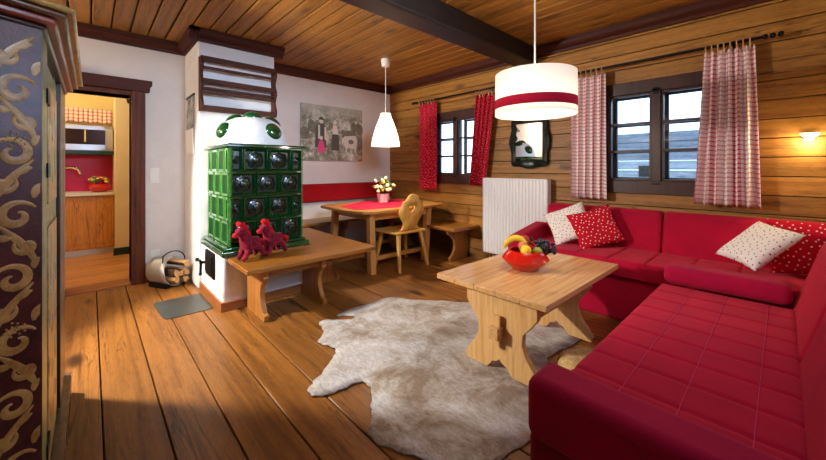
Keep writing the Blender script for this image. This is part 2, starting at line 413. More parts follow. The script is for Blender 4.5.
# log wall with two openings
OPEN = [(.33, 1.20, .96, 2.01), (2.62, 3.60, .98, 2.00)]
b = MB(); zs = [-.02, .124]+[.124+.1441*i for i in range(1, 17)]+[2.6]
for z0, z1 in zip(zs, zs[1:]):
    cuts = sorted({z0, z1}|{c for o in OPEN for c in o[2:] if z0 < c < z1})
    for a, c in zip(cuts, cuts[1:]):
        y = YF-.1
        for o in OPEN:
            if a >= o[2]-1e-4 and c <= o[3]+1e-4:
                b.box(XR, XR+.2, y, o[0], a+(.007 if a == z0 else 0), c); b.box(XR+.035, XR+.19, y, o[0], a-.01, a+.01, 1); y = o[1]
        b.box(XR, XR+.2, y, YB+.2, a+(.007 if a == z0 else 0), c); b.box(XR+.035, XR+.19, y, YB+.1, a-.01, a+.01, 1)
struct(b.build('wall_right', ['log', 'gap'], bevel=.010, seg=2))
# plaster wall with the kitchen doorway
b = MB(); DX0, DX1, DZ = -.185, .302, 1.945
b.box(XA-.2, DX0, YB, YB+.22, 0, 2.62).box(DX1, XR+.2, YB, YB+.22, 0, 2.62).box(DX0, DX1, YB, YB+.22, DZ, 2.62)
struct(b.build('wall_back', 'plaster'))
b = MB(); b.box(XA-.2, XL, YF-.1, 2.68, 0, 2.62).box(XA-.2, XA, 2.68, YB+.2, 0, 2.62); struct(b.build('wall_left', 'plaster'))
b = MB(); FX0, FX1, FZ0, FZ1 = 1.15, 2.05, 1.30, 2.0
b.box(XL-.2, FX0, YF-.2, YF, 0, 2.62).box(FX1, XR+.2, YF-.2, YF, 0, 2.62).box(FX0, FX1, YF-.2, YF, 0, FZ0).box(FX0, FX1, YF-.2, YF, FZ1, 2.62); struct(b.build('wall_front', 'plaster'))
# chimney breast
CX0, CX1, CY = .775, 1.53, 3.95
b = MB(); b.box(CX0, CX1, CY, YB+.02, 0, 2.60); struct(b.build('wall_chimney', 'plaster2', bevel=.02, seg=3))
# cornices
def crown(name, p0, p1, inward, mat):
    prof = [(0, 2.455), (.03, 2.455), (.035, 2.48), (.07, 2.50), (.085, 2.535), (.085, 2.571), (0, 2.571)]
    p0 = Vector(p0); p1 = Vector(p1); n = Vector(inward); b = MB(); m = len(prof)
    e0 = Vector((p0.x, p0.y, 0)); e1 = Vector((p1.x, p1.y, 0)); vs = []
    for e in (e0, e1):
        for d, z in prof: vs.append(e+n*d+Vector((0, 0, z)))
    b.add(vs, [tuple(range(m)), tuple(range(m, 2*m))[::-1]]+[(i, (i+1) % m, m+(i+1) % m, m+i) for i in range(m)])
    return struct(b.build(name, mat))
crown('trim_1', (XA, YB), (CX0, YB), (0, -1, 0), 'darkwood')
crown('trim_2', (CX0, YB), (CX0, CY-.085), (-1, 0, 0), 'darkwoodY')
crown('trim_3', (CX0-.085, CY), (CX1+.085, CY), (0, -1, 0), 'darkwood')
crown('trim_4', (CX1, CY), (CX1, YB), (1, 0, 0), 'darkwoodY')
crown('trim_5', (CX1, YB), (XR, YB), (0, -1, 0), 'darkwood')
crown('trim_6', (XR, YB), (XR, YF), (-1, 0, 0), 'darkwoodY')
b = MB(); b.box(XL-.1, XR, 1.9, 2.13, 2.37, ZC+.001); struct(b.build('trim_7', 'beam', bevel=.02, seg=2))
b = MB(); b.box(DX1+.115, CX0, YB-.02, YB, 0, .07); struct(b.build('baseboard_back', 'skirt', bevel=.004))
# doorway frame
d = MB(); d.box(DX1, DX1+.115, YB-.04, YB+.24, 0, 2.0); d.box(DX0-.115, DX0, YB-.04, YB+.24, 0, 2.0)
d.box(DX0, DX1, YB-.02, YB+.24, DZ, 2.0)
door = struct(d.build('door_1', 'doorwood', bevel=.006))
d = MB(); d.prism([(DX0-.16, 1.99), (DX1+.15, 1.99), (DX1+.15, 2.045), (DX1+.17, 2.06), (DX1+.17, 2.11), (DX0-.18, 2.11), (DX0-.18, 2.06), (DX0-.16, 2.045)], 'xz', YB-.07, YB)
d.prism([(-.32+.3*math.cos(a)*.8, 2.11+.1*math.sin(a)) for a in [PI*i/12 for i in range(13)]], 'xz', YB-.05, YB)
d.build('door_lintel', 'darkwood', door, bevel=.006)
d = MB(); d.box(DX0, DX1, YB-.02, YB+.24, 0, .012); d.build('threshold', 'skirt', door)

# ------------------------------------------------------------------ kitchen beyond the doorway
b = MB(); b.box(-2.2, 2., YB+.22, 7.3, -.06, -.003, 1)
for i in range(18):
    y0 = YB+.22+.14*i; b.box(-2.2, 2., y0+.001, y0+.139, -.03, 0)
struct(b.build('floor_kitchen', ['kfloor', 'gap']))
b = MB(); b.box(-2.2, 2., 7.05, 7.2, 0, 2.6); struct(b.build('wall_kitchen_back', 'kwall'))
b = MB(); b.box(.245, 1.2, 6.25, 7.05, 0, 2.6); struct(b.build('wall_kitchen_right', 'kcream'))
b = MB(); b.box(-2.2, -2.1, YB+.22, 7.05, 0, 2.6); struct(b.build('wall_kitchen_left', 'kwall'))
b = MB(); b.box(1.9, 2., YB+.22, 7.05, 0, 2.6); struct(b.build('wall_kitchen_side', 'kwall'))
b = MB(); b.box(-2.2, 2., YB+.22, 7.2, 2.58, 2.64); struct(b.build('ceiling_kitchen', 'kcream'))
b = MB(); b.box(.225, 1.2, 6.235, 6.25, 0, .1); struct(b.build('baseboard_kitchen', 'teal'))
t = thing('kitchen_cabinet', 'orange wood kitchen base cabinet with pale plinth seen through doorway', 'cabinet', (-.2, 6.75, 0))
MB().box(-1.3, .24, 6.47, 7.03, .09, .82).build('body', 'kfront', t)
MB().box(-1.3, .24, 6.52, 7.04, 0, .09).build('plinth', 'ktop', t)
for x0, x1 in ((-.76, -.265), (-.255, .235)):
    o = MB().box(x0, x1, 6.45, 6.47, .1, .81).build('door', 'kfront', t, bevel=.004)
    w = x1-x0; pts = [(x0+.07, .17), (x1-.07, .17), (x1-.07, .68)]+[(x0+w/2+(w/2-.07)*math.cos(a), .68+.06*math.sin(a)) for a in [PI*i/10 for i in range(1, 10)]]+[(x0+.07, .68)]
    MB().prism(pts, 'xz', 6.442, 6.45).build('raised_panel', 'kfront', o, bevel=.003)
tag(MB().box(-1.3, .243, 6.42, 7.03, .821, .86).build('worktop', 'ktop', bevel=.004), 'pale kitchen worktop on the orange wood cabinet', 'worktop')
tag(MB().box(-1.3, .243, 7.02, 7.04, .862, 1.385).build('splashback', 'kred'), 'glossy red splashback panel behind kitchen worktop', 'splashback')
tag(MB().box(-1.3, .243, 6.62, 7.04, 1.39, 1.44).build('wall_shelf', 'teal', bevel=.003), 'dark teal wall shelf under the microwave', 'shelf')
t = thing('microwave', 'steel microwave oven with dark glass door on kitchen wall shelf', 'microwave', (0, 6.8, 1.442))
MB().box(-.42, .235, 6.63, 7.0, 1.443, 1.80).build('casing', 'steel', t, bevel=.006)
MB().box(-.38, .15, 6.618, 6.63, 1.53, 1.74).build('door_glass', 'mwglass', t, bevel=.003)
MB().tube([(-.06, 6.59, 1.56), (-.06, 6.59, 1.73)], .012).bar((-.06, 6.59, 1.57), (-.06, 6.62, 1.57), .012, .012).bar((-.06, 6.59, 1.72), (-.06, 6.62, 1.72), .012, .012).build('handle', 'chrome', t)
MB().box(.165, .225, 6.622, 6.63, 1.5, 1.76).build('control_panel', 'mattsteel', t)
t = thing('tap', 'curved chrome kitchen tap in front of red splashback', 'tap', (-.31, 6.9, .862))
MB().tube([(-.31, 6.9, .863), (-.31, 6.9, 1.15), (-.28, 6.88, 1.20), (-.20, 6.84, 1.21), (-.13, 6.81, 1.18), (-.11, 6.8, 1.11)], .016, 10).build('spout', 'chrome', t)
MB().lathe([(.03, .863), (.03, .89), (.018, .9)], (-.31, 6.9, 0), 14).build('collar', 'chrome', t)
t = thing('flower_bowl', 'red bowl of mixed flowers on the kitchen worktop', 'flower bowl', (.09, 6.6, .861))
MB().lathe([(.05, .862), (.08, .87), (.12, .93), (.11, .97), (.1, .972)], (.09, 6.6, 0), 20).build('bowl', 'bowlred', t)
fl = MB()
for i in range(42):
    a = rnd.uniform(0, 2*PI); r = .1*math.sqrt(rnd.random()); z = .99+rnd.uniform(0, .15)*(1-r/.14)
    fl.ell((.09+r*math.cos(a)*1.1, 6.6+r*math.sin(a), z), (.024, .024, .017), Rz(a), 7, 4, rnd.choice([0, 0, 1, 2, 3]))
fl.build('flowers', ['leaf', 'petalr', 'petaly', 'petalw'], t)
def val(u, v):
    x = -.5+.74*u; return (x, 6.97+.012*math.sin(u*90)*(.4+.6*(1-v)), 1.865+.21*v+.008*math.sin(u*35)*(1-v))
tag(MB().grid(val, 200, 6, 0, (1.6, .45)).build('valance', 'kcheck', solid=.004), 'short red checked valance curtain above the microwave', 'curtain')
tag(MB().prism([(.36, 2.16), (.44, 2.16), (.44, 2.03), (.42, 2.04), (.405, 2.09), (.37, 2.11)], 'xz', 6.21, 6.249).build('wall_bracket', 'darkwood', bevel=.004), 'small dark wooden bracket on cream kitchen wall', 'bracket')

# ------------------------------------------------------------------ windows, outside
def window(name, y0, y1, z0, z1, gz0, gz1, my, mw):
    X0 = XR-.025; b = MB()
    b.box(X0, XR+.07, y0-.0, y0+.035, z0, z1).box(X0, XR+.07, y1-.035, y1, z0, z1)
    b.box(X0, XR+.07, y0+.035, y1-.035, gz1+.02, z1).box(X0, XR+.07, y0+.035, y1-.035, z0, gz0-.02)
    b.box(X0-.004, XR+.06, my-mw/2, my+mw/2, gz0-.02, gz1+.02)
    b.box(XR+.07, XR+.2, y0, y0+.02, z0, z1).box(XR+.07, XR+.2, y1-.02, y1, z0, z1).box(XR+.07, XR+.2, y0, y1, z0, z0+.02).box(XR+.07, XR+.2, y0, y1, z1-.02, z1)
    w = struct(b.build(name, 'winwood', bevel=.004))
    for a, c in ((y0+.035, my-mw/2), (my+mw/2, y1-.035)):
        s = MB(); x0, x1 = XR-.012, XR+.028; f = .018
        s.box(x0, x1, a, a+f, gz0-.019, gz1+.019).box(x0, x1, c-f, c, gz0-.019, gz1+.019).box(x0, x1, a+f, c-f, gz0-.019, gz0).box(x0, x1, a+f, c-f, gz1, gz1+.019)
        h = (gz1-gz0)/3
        for i in (1, 2): s.box(x0, x1, a+f, c-f, gz0+h*i-.011, gz0+h*i+.011)
        sash = s.build('sash', 'winwood', w, bevel=.003)
        MB().box(XR+.006, XR+.010, a+f, c-f, gz0, gz1).build('pane', 'glass', sash)
        s = MB(); x0, x1 = XR+.13, XR+.165; f = .03
        s.box(x0, x1, a-.01, a+f, gz0-.07, gz1+.07).box(x0, x1, c-f, c+.01, gz0-.07, gz1+.07).box(x0, x1, a+f, c-f, gz0-.07, gz0+.01).box(x0, x1, a+f, c-f, gz1-.005, gz1+.07)
        for i in (1, 2): s.box(x0, x1, a+f, c-f, gz0+h*i-.014, gz0+h*i+.014)
        s.build('outer_sash', 'outwood', w, bevel=.003)
    l = MB(); l.box(X0-.014, X0-.004, my-.035, my+.035, gz1+.02, gz1+.035).box(X0-.014, X0-.004, my-.02, my+.02, gz1-.01, gz1+.05)
    l.box(X0-.014, X0-.004, my-.03, my+.03, gz0-.05, gz0-.036); l.build('latch', 'iron', w)
    return w
window('window_1', .33, 1.20, .96, 2.01, 1.10, 1.875, .777, .072)
window('window_2', 2.62, 3.60, .98, 2.00, 1.125, 1.86, 3.115, .075)
b = MB()
b.box(FX0, FX1, YF-.06, YF+.02, FZ0, FZ0+.06).box(FX0, FX1, YF-.06, YF+.02, FZ1-.06, FZ1)
for x in (FX0, (FX0+FX1)/2-.03, FX1-.06): b.box(x, x+.06, YF-.06, YF+.02, FZ0+.06, FZ1-.06)
w3 = struct(b.build('added_window', 'winwood', bevel=.004))  # unseen window added behind the camera for cool fill and wardrobe sheen
for x in (FX0+.06, (FX0+FX1)/2+.03): MB().box(x, x+.36, YF-.03, YF-.026, FZ0+.06, FZ1-.06).build('pane', 'glass', w3)
b = MB(); b.box(XR+.3, 40, -25, 30, -.2, -.1); struct(b.build('ground', 'snow'))
t = thing('barn', 'weathered grey log barn with snowy roof outside the window', 'building', (10, -1, -.1))
w = MB()
for i in range(10): w.box(9.2, 9.4, -7, 4.4, -.1+.21*i, .1+.21*i)
w.build('wall', 'barn', t, bevel=.01)
MB().prism([(8.5, 1.92), (8.5, 2.05), (12.5, 3.2), (12.5, 3.0)], 'xz', -7.4, 4.8).build('roof', 'snow', t, bevel=.05)
MB().box(9.17, 9.2, 2.0, 2.25, 1.0, 1.25).build('barn_window', 'black', t)
t = thing('window_shutter', 'dark wooden shutter folded open outside the dining window', 'shutter', (4.1, 2.6, .98))
w = MB()
for i in range(4): w.bar((XR+.215+.085*i, 2.625-.012*i, .98), (XR+.215+.085*i, 2.625-.012*i, 2.0), .082, .025, (1, 0, 0))
w.bar((XR+.18, 2.61, 1.2), (XR+.5, 2.57, 1.2), .02, .08).bar((XR+.18, 2.61, 1.8), (XR+.5, 2.57, 1.8), .02, .08)
w.build('leaf', 'outwood', t)

# ------------------------------------------------------------------ curtains
def curtain(name, y0, y1, z0, z1, folds, amp, mat, label, cat, group, spread=0., x=XR-.115, seed=1, flare=0., hw=None):
    r = random.Random(seed); ph = [r.uniform(0, 6.28) for _ in range(4)]
    def fn(u, v):
        h = 1-v; yy = y0+(y1-y0)*u
        c = (y0+y1)/2; yy = c+(yy-c)*(1+flare*h)+spread*h
        a = amp*(.55+.6*h)
        xx = x+a*math.sin(u*folds*2*PI+ph[0]+.5*math.sin(h*2.2+ph[1]))+.4*a*math.sin(u*folds*4.1*PI+ph[2]+h)
        yy += .35*a*math.cos(u*folds*2*PI+ph[0]+.9*h)
        return (xx, yy, z0+(z1-z0)*v+.006*math.sin(u*folds*2*PI+ph[3])*h)
    tt = thing(name, label, cat, (x, (y0+y1)/2, z0), group)
    W = abs(y1-y0)*(1.5 if mat == 'reddot' else 1.05)
    MB().grid(fn, 90, 26, 0, (W, z1-z0)).build('cloth', mat, tt, solid=.003)
    n = max(4, int(folds)+2)
    for i in range(n):
        yy = y0+(y1-y0)*(i+.4)/n; zz = z1+.012
        MB().tube([(x+.022*math.cos(a), yy, zz+.02+.022*math.sin(a)) for a in [2*PI*q/12 for q in range(12)]], .0045, 6, 0, True).box(x-.004, x+.004, yy-.006, yy+.006, z1-.03, z1+.012).build('ring', 'ringwood', tt)
    return tt
curtain('curtain', 1.50, 1.165, .895, 2.12, 5, .028, 'check', 'red and white checked curtain between drum lamp and window', 'curtain', None, .0, seed=3)
curtain('curtain', .435, .145, .905, 2.125, 6, .03, 'check', 'red and white checked curtain beside the glowing wall lamp', 'curtain', None, .01, seed=5, flare=.32)
curtain('curtain', 3.755, 3.40, .885, 2.16, 4, .026, 'reddot', 'narrow red dotted curtain nearest the white bell pendant', 'curtain', None, seed=8, flare=-.12)
curtain('curtain', 2.70, 2.42, .98, 2.13, 4, .028, 'reddot', 'red dotted curtain above the white radiator', 'curtain', None, seed=11, spread=.115, flare=-.33)
def rod(y0, y1, z, label):
    tt = thing('curtain_rod', label, 'curtain rod', (XR-.115, (y0+y1)/2, z))
    x = XR-.115
    MB().tube([(x, y0, z), (x, y1, z)], .012, 10).build('pole', 'iron', tt)
    for e, s in ((y0, -1), (y1, 1)):
        f = MB()
        for q in range(3): f.ell((x, e+s*(.012+.04*q), z), (.02, .018, .02), None, 10, 6)
        f.build('finial', 'iron', tt)
    for yy in (y0+.16, y1-.04): MB().box(x-.005, XR-.001, yy-.008, yy+.008, z-.012, z+.012).build('bracket', 'iron', tt)
rod(.10, 1.55, 2.165, 'black iron curtain rod holding the checked curtains')
rod(2.36, 3.79, 2.19, 'black iron curtain rod holding the red dotted curtains')

# ------------------------------------------------------------------ radiator, mirror, wall lamp
t = thing('radiator', 'white panel radiator on the log wall beside red sofa', 'radiator', (3.65, 2.17, .13))
f = MB(); n = 20; y0, y1 = 1.745, 2.575
for i in range(n):
    a = y0+(y1-y0)*i/n; c = y0+(y1-y0)*(i+1)/n; m = (a+c)/2
    f.prism([(3.624, a), (3.620, a+.003), (3.614, a+.008), (3.612, m), (3.614, c-.008), (3.620, c-.003), (3.624, c)], 'xy', .15, 1.065)
f.box(3.6239, 3.645, y0, y1, .15, 1.065); f.build('front_panel', 'white', t)
MB().box(3.646, 3.70, y0+.004, y1-.004, .16, 1.055).build('back_panel', 'white', t)
MB().box(3.615, 3.70, y0, y1, 1.066, 1.076).box(3.615, 3.70, y0-.006, y0, .15, 1.07).box(3.615, 3.70, y1, y1+.006, .15, 1.07).build('casing', 'white', t)
MB().tube([(3.67, y1-.06, .16), (3.67, y1-.06, .002)], .009, 8).tube([(3.67, y1-.11, .16), (3.67, y1-.11, .002)], .009, 8).build('pipe', 'chrome', t)
for yy in (y0+.1, y1-.14): MB().box(3.70, XR-.0005, yy, yy+.04, .5, .6).build('wall_bracket', 'white', t)

t = thing('wall_mirror', 'dark green framed mirror with wavy outline above radiator', 'mirror', (3.71, 2.0, 1.2))
yc, z0, z1 = 2.0, 1.205, 1.80
def wav(k):  # wavy outline
    hw, o = .235, []
    for i in range(81):
        a = i/80*2*PI; cy = math.cos(a); sz = math.sin(a); p = 5
        r = 1/((abs(cy)**p+abs(sz)**p)**(1/p)); yy = hw*r*cy; zz = .3*r*sz
        yy *= 1+.06*math.cos(zz*21); zz *= 1+.04*math.cos(yy*26)
        o.append((yc+yy*k, (z0+z1)/2+zz))
    return o[:-1]
out = wav(1.); inn = []
for y, z in out: inn.append((max(yc-.165, min(yc+.165, y)), max(z0+.085, min(z1-.085, z))))
f = MB(); n = len(out)
vs = [(3.685, y, z) for y, z in out]+[(3.69, y, z) for y, z in inn]+[(XR-.001, y, z) for y, z in out]
cen = [(y*.55+yi*.45, z*.55+zi*.45) for (y, z), (yi, zi) in zip(out, inn)]
vs += [(3.672, y, z) for y, z in cen]
fs = []
for i in range(n):
    j = (i+1) % n; fs += [(i, j, 3*n+j, 3*n+i), (3*n+i, 3*n+j, n+j, n+i), (i, 2*n+i, 2*n+j, j)]
fs.append(tuple(range(2*n, 3*n))); f.add(vs, fs); f.build('frame', 'mirrorframe', t)
MB().box(3.692, 3.70, yc-.17, yc+.17, z0+.08, z1-.08).build('glass', 'mirror', t)

t = thing('wall_lamp', 'small glowing wall lamp on the logs beside checked curtain', 'wall lamp', (3.70, -.13, 1.40))
MB().lathe([(.016, 0), (.034, .008), (.046, .024), (.047, .03)], (3.66, -.13, 1.412), 18).build('glass_shade', 'bulb', t)
MB().box(3.70, XR-.001, -.155, -.105, 1.40, 1.45).bar((3.70, -.13, 1.41), (3.66, -.13, 1.40), .012, .012).build('bracket', 'chrome', t)

# ------------------------------------------------------------------ pendant lamps
PX, PY = 2.72, 3.42
t = thing('pendant_lamp', 'white bell shaped pendant lamp over the dining table', 'pendant lamp', (PX, PY, 1.47))
MB().lathe([(.03, 2.475), (.05, 2.48), (.058, 2.53), (.06, 2.571)], (PX, PY, 0), 20).build('ceiling_rose', 'switch', t)
MB().tube([(PX, PY, 2.48), (PX, PY, 1.89)], .0045, 6).build('cord', 'switch', t)
prof = [(.178, 1.475), (.172, 1.52), (.160, 1.58), (.136, 1.67), (.119, 1.72), (.103, 1.764), (.085, 1.805), (.068, 1.845), (.062, 1.885), (.012, 1.890)]
MB().lathe(prof, (PX, PY, 0), 32, cap=False).build('shade', 'shade_small', t, solid=.004)
MB().ell((PX, PY, 1.66), .04).build('bulb', 'diffuser', t)
BX, BY = 2.17, 1.13
t = thing('pendant_lamp', 'large cream drum pendant lamp with red band over coffee table', 'pendant lamp', (BX, BY, 1.55))
MB().tube([(BX, BY, ZC), (BX, BY, 1.80)], .006, 8).build('cord', 'switch', t)
MB().lathe([(.05, 2.53), (.055, 2.571)], (BX, BY, 0), 20).build('ceiling_rose', 'switch', t)
MB().lathe([(.258, 1.553), (.258, 1.61), (.258, 1.66), (.256, 1.825)], (BX, BY, 0), 48, cap=False).build('shade', 'shade_big', t, solid=.004)
MB().lathe([(.2622, 1.592), (.2622, 1.652)], (BX, BY, 0), 48, cap=False).build('band', 'shade_band', t, solid=.002)
MB().lathe([(.25, 1.565), (.25, 1.570)], (BX, BY, 0), 40).build('diffuser', 'diffuser', t)
MB().ell((BX, BY, 1.72), .045).bar((BX, BY, 1.765), (BX, BY, 1.80), .03, .03).build('bulb', 'diffuser', t)
w = MB()
for a in (0, 2*PI/3, 4*PI/3): w.tube([(BX, BY, 1.80), (BX+.255*math.cos(a), BY+.255*math.sin(a), 1.81)], .003, 5)
w.build('spider', 'steel', t)

# ------------------------------------------------------------------ tiled stove
t = thing('tiled_stove', 'green tiled stove on white plastered base with rounded top', 'stove', (1.17, 3.55, 0))
MB().box(.80, 1.53, 3.19, CY-.002, 0, .45).build('base', 'plaster2', t, bevel=.025, seg=3)
MB().box(.785, 1.545, 3.172, CY-.004, 0, .075).build('skirting', 'skirt', t, bevel=.004)
MB().prism([(.79, 3.15), (1.56, 3.15), (1.56, CY-.003), (.79, CY-.003)], 'xy', .452, .50).box(.815, 1.535, 3.175, CY-.003, .50, .525).build('plinth_course', 'green', t, bevel=.012, seg=3)
SX0, SX1, SY = .865, 1.505, 3.20
g = MB(); g.box(SX0+.034, SX1-.034, SY+.034, CY-.005, .526, 1.375, 0)
rh = .2125
def tile(b, P, w, h, kind):
    # P(u, v, d): point on the tile's face, d outward
    def q(u0, u1, v0, v1, d0, d1, mi):
        vs = [P(u, v, d) for d in (d0, d1) for u, v in ((u0, v0), (u1, v0), (u1, v1), (u0, v1))]
        b.add(vs, [(3, 2, 1, 0), (4, 5, 6, 7), (0, 1, 5, 4), (1, 2, 6, 5), (2, 3, 7, 6), (3, 0, 4, 7)], mi)
    e = .004
    if kind == 'rosette':
        # sloped frame around a sunk dark panel
        o = [(e, e), (w-e, e), (w-e, h-e), (e, h-e)]; m = .014; i1 = [(m, m), (w-m, m), (w-m, h-m), (m, h-m)]; m2 = .030; i2 = [(m2, m2), (w-m2, m2), (w-m2, h-m2), (m2, h-m2)]
        vs = [P(u, v, -.03) for u, v in o]+[P(u, v, .0) for u, v in o]+[P(u, v, .008) for u, v in i1]+[P(u, v, -.022) for u, v in i2]
        fs = []
        for a in range(4):
            c = (a+1) % 4; fs += [(a, c, 4+c, 4+a), (4+a, 4+c, 8+c, 8+a), (8+a, 8+c, 12+c, 12+a)]
        b.add(vs, fs, 0); b.add([P(u, v, -.022) for u, v in i2], [(0, 1, 2, 3)], 1)
        cu, cv = w/2, h/2; R = min(w, h)*.31; n = 20
        rings = [(R*1.15, -.022), (R*1.1, -.008), (R*.9, -.004), (R*.8, -.014), (R*.5, -.010), (R*.4, .0), (R*.15, .004)]
        vs = [P(cu+r*math.cos(2*PI*k/n)*(1+.1*math.cos(8*2*PI*k/n)), cv+r*math.sin(2*PI*k/n)*(1+.1*math.cos(8*2*PI*k/n)), dd) for r, dd in rings for k in range(n)]
        fs = [(i*n+k, i*n+(k+1) % n, (i+1)*n+(k+1) % n, (i+1)*n+k) for i in range(len(rings)-1) for k in range(n)]+[tuple(range((len(rings)-1)*n, len(rings)*n))]
        b.add(vs, fs, 1)
    else:  # upright hollow flutes
        fl = max(1, kind); fw = (w-2*e)/fl; n = 8
        for j in range(fl):
            u0 = e+fw*j; pr = [(u0, -.034), (u0, .006), (u0+.022, .010)]+[(u0+.03+(fw-.06)*i/n, .004-.034*math.sin(PI*i/n)**.6) for i in range(n+1)]+[(u0+fw-.022, .010), (u0+fw, .006), (u0+fw, -.034)]
            m = len(pr); vs = [P(u, e, d) for u, d in pr]+[P(u, h-e, d) for u, d in pr]
            b.add(vs, [(i, i+1, m+i+1, m+i) for i in range(m-1) if not 3 <= i < 3+n]+[tuple(range(m)), tuple(range(m, 2*m))[::-1]], 2); b.add(vs, [(i, i+1, m+i+1, m+i) for i in range(3, 3+n)], 0)  # ribs light green; hollows a darker green, painting in the shade of the recess
            q(u0+.004, u0+fw-.004, e, e+.022, -.034, .007, 2); q(u0+.004, u0+fw-.004, h-e-.022, h-e, -.034, .007, 2)
for r in range(4):
    z0 = .526+rh*r; W = SX1-SX0
    us = [0, .105, .32, .535, .64] if r % 2 else [0, .213, .427, .64]
    for a, c in zip(us, us[1:]):
        tile(g, (lambda a, z0: (lambda u, v, d: (SX0+a+u, SY-d, z0+v)))(a, z0), c-a, rh, 'rosette')
    us = [.03, .265, .50, .74] if r % 2 == 0 else [.03, .147, .382, .62, .74]
    for a, c in zip(us, us[1:]):
        tile(g, (lambda a, z0: (lambda u, v, d: (SX0-d, SY+a+u, z0+v)))(a, z0), c-a, rh, 1 if c-a < .2 else 1)
        tile(g, (lambda a, z0: (lambda u, v, d: (SX1+d, SY+a+u, z0+v)))(a, z0), c-a, rh, 'rosette' if c-a > .2 else 1)
for i in range(42):  # rope moulding up the corners
    for x in (SX0, SX1): g.ell((x, SY, .534+.0203*i), (.011, .011, .008), None, 8, 4, 2)
g.build('tile_body', ['green', 'greendk', 'greenlt'], t)
MB().box(.825, 1.545, 3.155, CY-.003, 1.38, 1.402).box(.845, 1.525, 3.175, CY-.003, 1.402, 1.412).build('top_slab', 'green', t, bevel=.008, seg=2)
dc = Vector((1.17, 3.57, 1.413)); dp = [(.318, 0), (.315, .04), (.302, .10), (.278, .17), (.24, .225), (.18, .262), (.09, .278), (.005, .28)]
dome = MB().lathe(dp, dc, 40).build('dome', 'plaster2', t)
def disc(az, k):
    r = .318*math.cos(k)*.98; z = .02+.27*math.sin(k); n = Vector((math.cos(az)*math.cos(k), math.sin(az)*math.cos(k), math.sin(k)*1.1)).normalized()
    pr = [(.084, -.02), (.086, .0), (.076, .02), (.052, .038), (.024, .046), (.002, .048)]
    MB().lathe(pr, dc+Vector((r*math.cos(az), r*math.sin(az), z)), 20, 0, toward(n)).build('glazed_disc', 'green', dome)
for az, k in ((-2.97, .45), (-1.2, .45), (2.97, 1.0), (-.45, .95), (-1.9, 1.42), (1.5, .3)):
    disc(az, k)
dr = MB().box(.783, .80, 3.40, 3.70, .215, .445).build('fire_door', 'iron', t, bevel=.006)
MB().box(.774, .783, 3.43, 3.67, .245, .415).build('raised_panel', 'iron', dr, bevel=.006)
MB().tube([(.774, 3.64, .33), (.73, 3.66, .33)], .012, 8).tube([(.73, 3.62, .35), (.725, 3.72, .345)], .011, 8).ell((.725, 3.73, .345), .018).tube([(.74, 3.65, .33), (.735, 3.65, .23)], .011, 8).ell((.735, 3.65, .225), .015).build('handle', 'iron', dr)
# plate rack on the chimney
t = thing('plate_rack', 'dark wooden wall rack with four rails above the stove', 'plate rack', (1.14, 3.88, 1.78))
RX0, RX1, RY = .79, 1.50, 3.835
def side(x):
    pts = [(RY+.113, 1.765), (RY, 1.765), (RY-.005, 1.80)]
    for i in range(33):
        z = 1.82+.44*i/32; pts.append((RY+.012-.02*math.cos((z-1.82)/.2*2*PI), z))
    return pts+[(RY, 2.295), (RY+.113, 2.30)]
for x in (RX0, RX1): MB().prism(side(x), 'yz', x-.012, x+.012).build('side_board', 'rack', t, bevel=.002)
for z, h in ((1.79, .052), (1.945, .028), (2.055, .05), (2.185, .026), (2.272, .05)):
    MB().box(RX0+.012, RX1-.012, RY+.005, RY+.025, z-h/2, z+h/2).build('rail', 'rack', t, bevel=.003)
for z in (1.775, 1.99): MB().box(RX0+.012, RX1-.012, RY+.026, RY+.112, z-.008, z+.008).build('shelf', 'rack', t)
# calendar
t = thing('calendar', 'tall narrow paper calendar hanging on white chimney side', 'calendar', (.765, 4.27, 1.33))
MB().grid(lambda u, v: (.771-.018*math.sin(v*2.6)*(1-v), 4.10+.36*u, 1.33+.62*v), 10, 16).build('sheet', 'paper', t, solid=.003)
MB().box(.762, .7752, 4.09, 4.47, 1.945, 1.965).build('binding', 'iron', t)

# ------------------------------------------------------------------ bench round the stove
def leg_profile(w0, w1, z1):  # curvy panel outline (u, z): straight back, wavy front
    pts = [(0, 0), (w0, 0), (w0+.01, .05)]
    for i in range(11):
        s = i/10; z = .06+(z1-.14)*s; pts.append((w0-.03-.06*math.sin(PI*s)+(.02 if s > .85 else 0), z))
    return pts+[(w1-.02, z1-.06), (w1, z1-.02), (w1, z1), (0, z1)]
t = thing('stove_bench', 'brown wooden corner bench wrapped around the tiled stove', 'bench', (1.4, 2.9, 0))
top = [(.83, 2.655), (2.0, 2.655), (2.0, 4.1), (1.58, 4.1), (1.58, 3.148), (.83, 3.148)]
MB().prism(top, 'xy', .412, .45).build('seat', 'bench', t, bevel=.006)
for x in (1.0, 1.50):
    o = MB().prism([(3.14-u, z) for u, z in leg_profile(.40, .40, .41)], 'yz', x-.02, x+.02).build('leg', 'benchZ', t, bevel=.004)
for y in (3.28, 3.95):
    MB().prism([(1.60+u, z) for u, z in leg_profile(.36, .36, .41)], 'xz', y-.02, y+.02).build('leg', 'benchZ', t, bevel=.004)
MB().box(1.02, 1.96, 2.80, 2.83, .33, .411).box(1.80, 1.83, 2.83, 4.05, .33, .411).build('apron', 'bench', t)
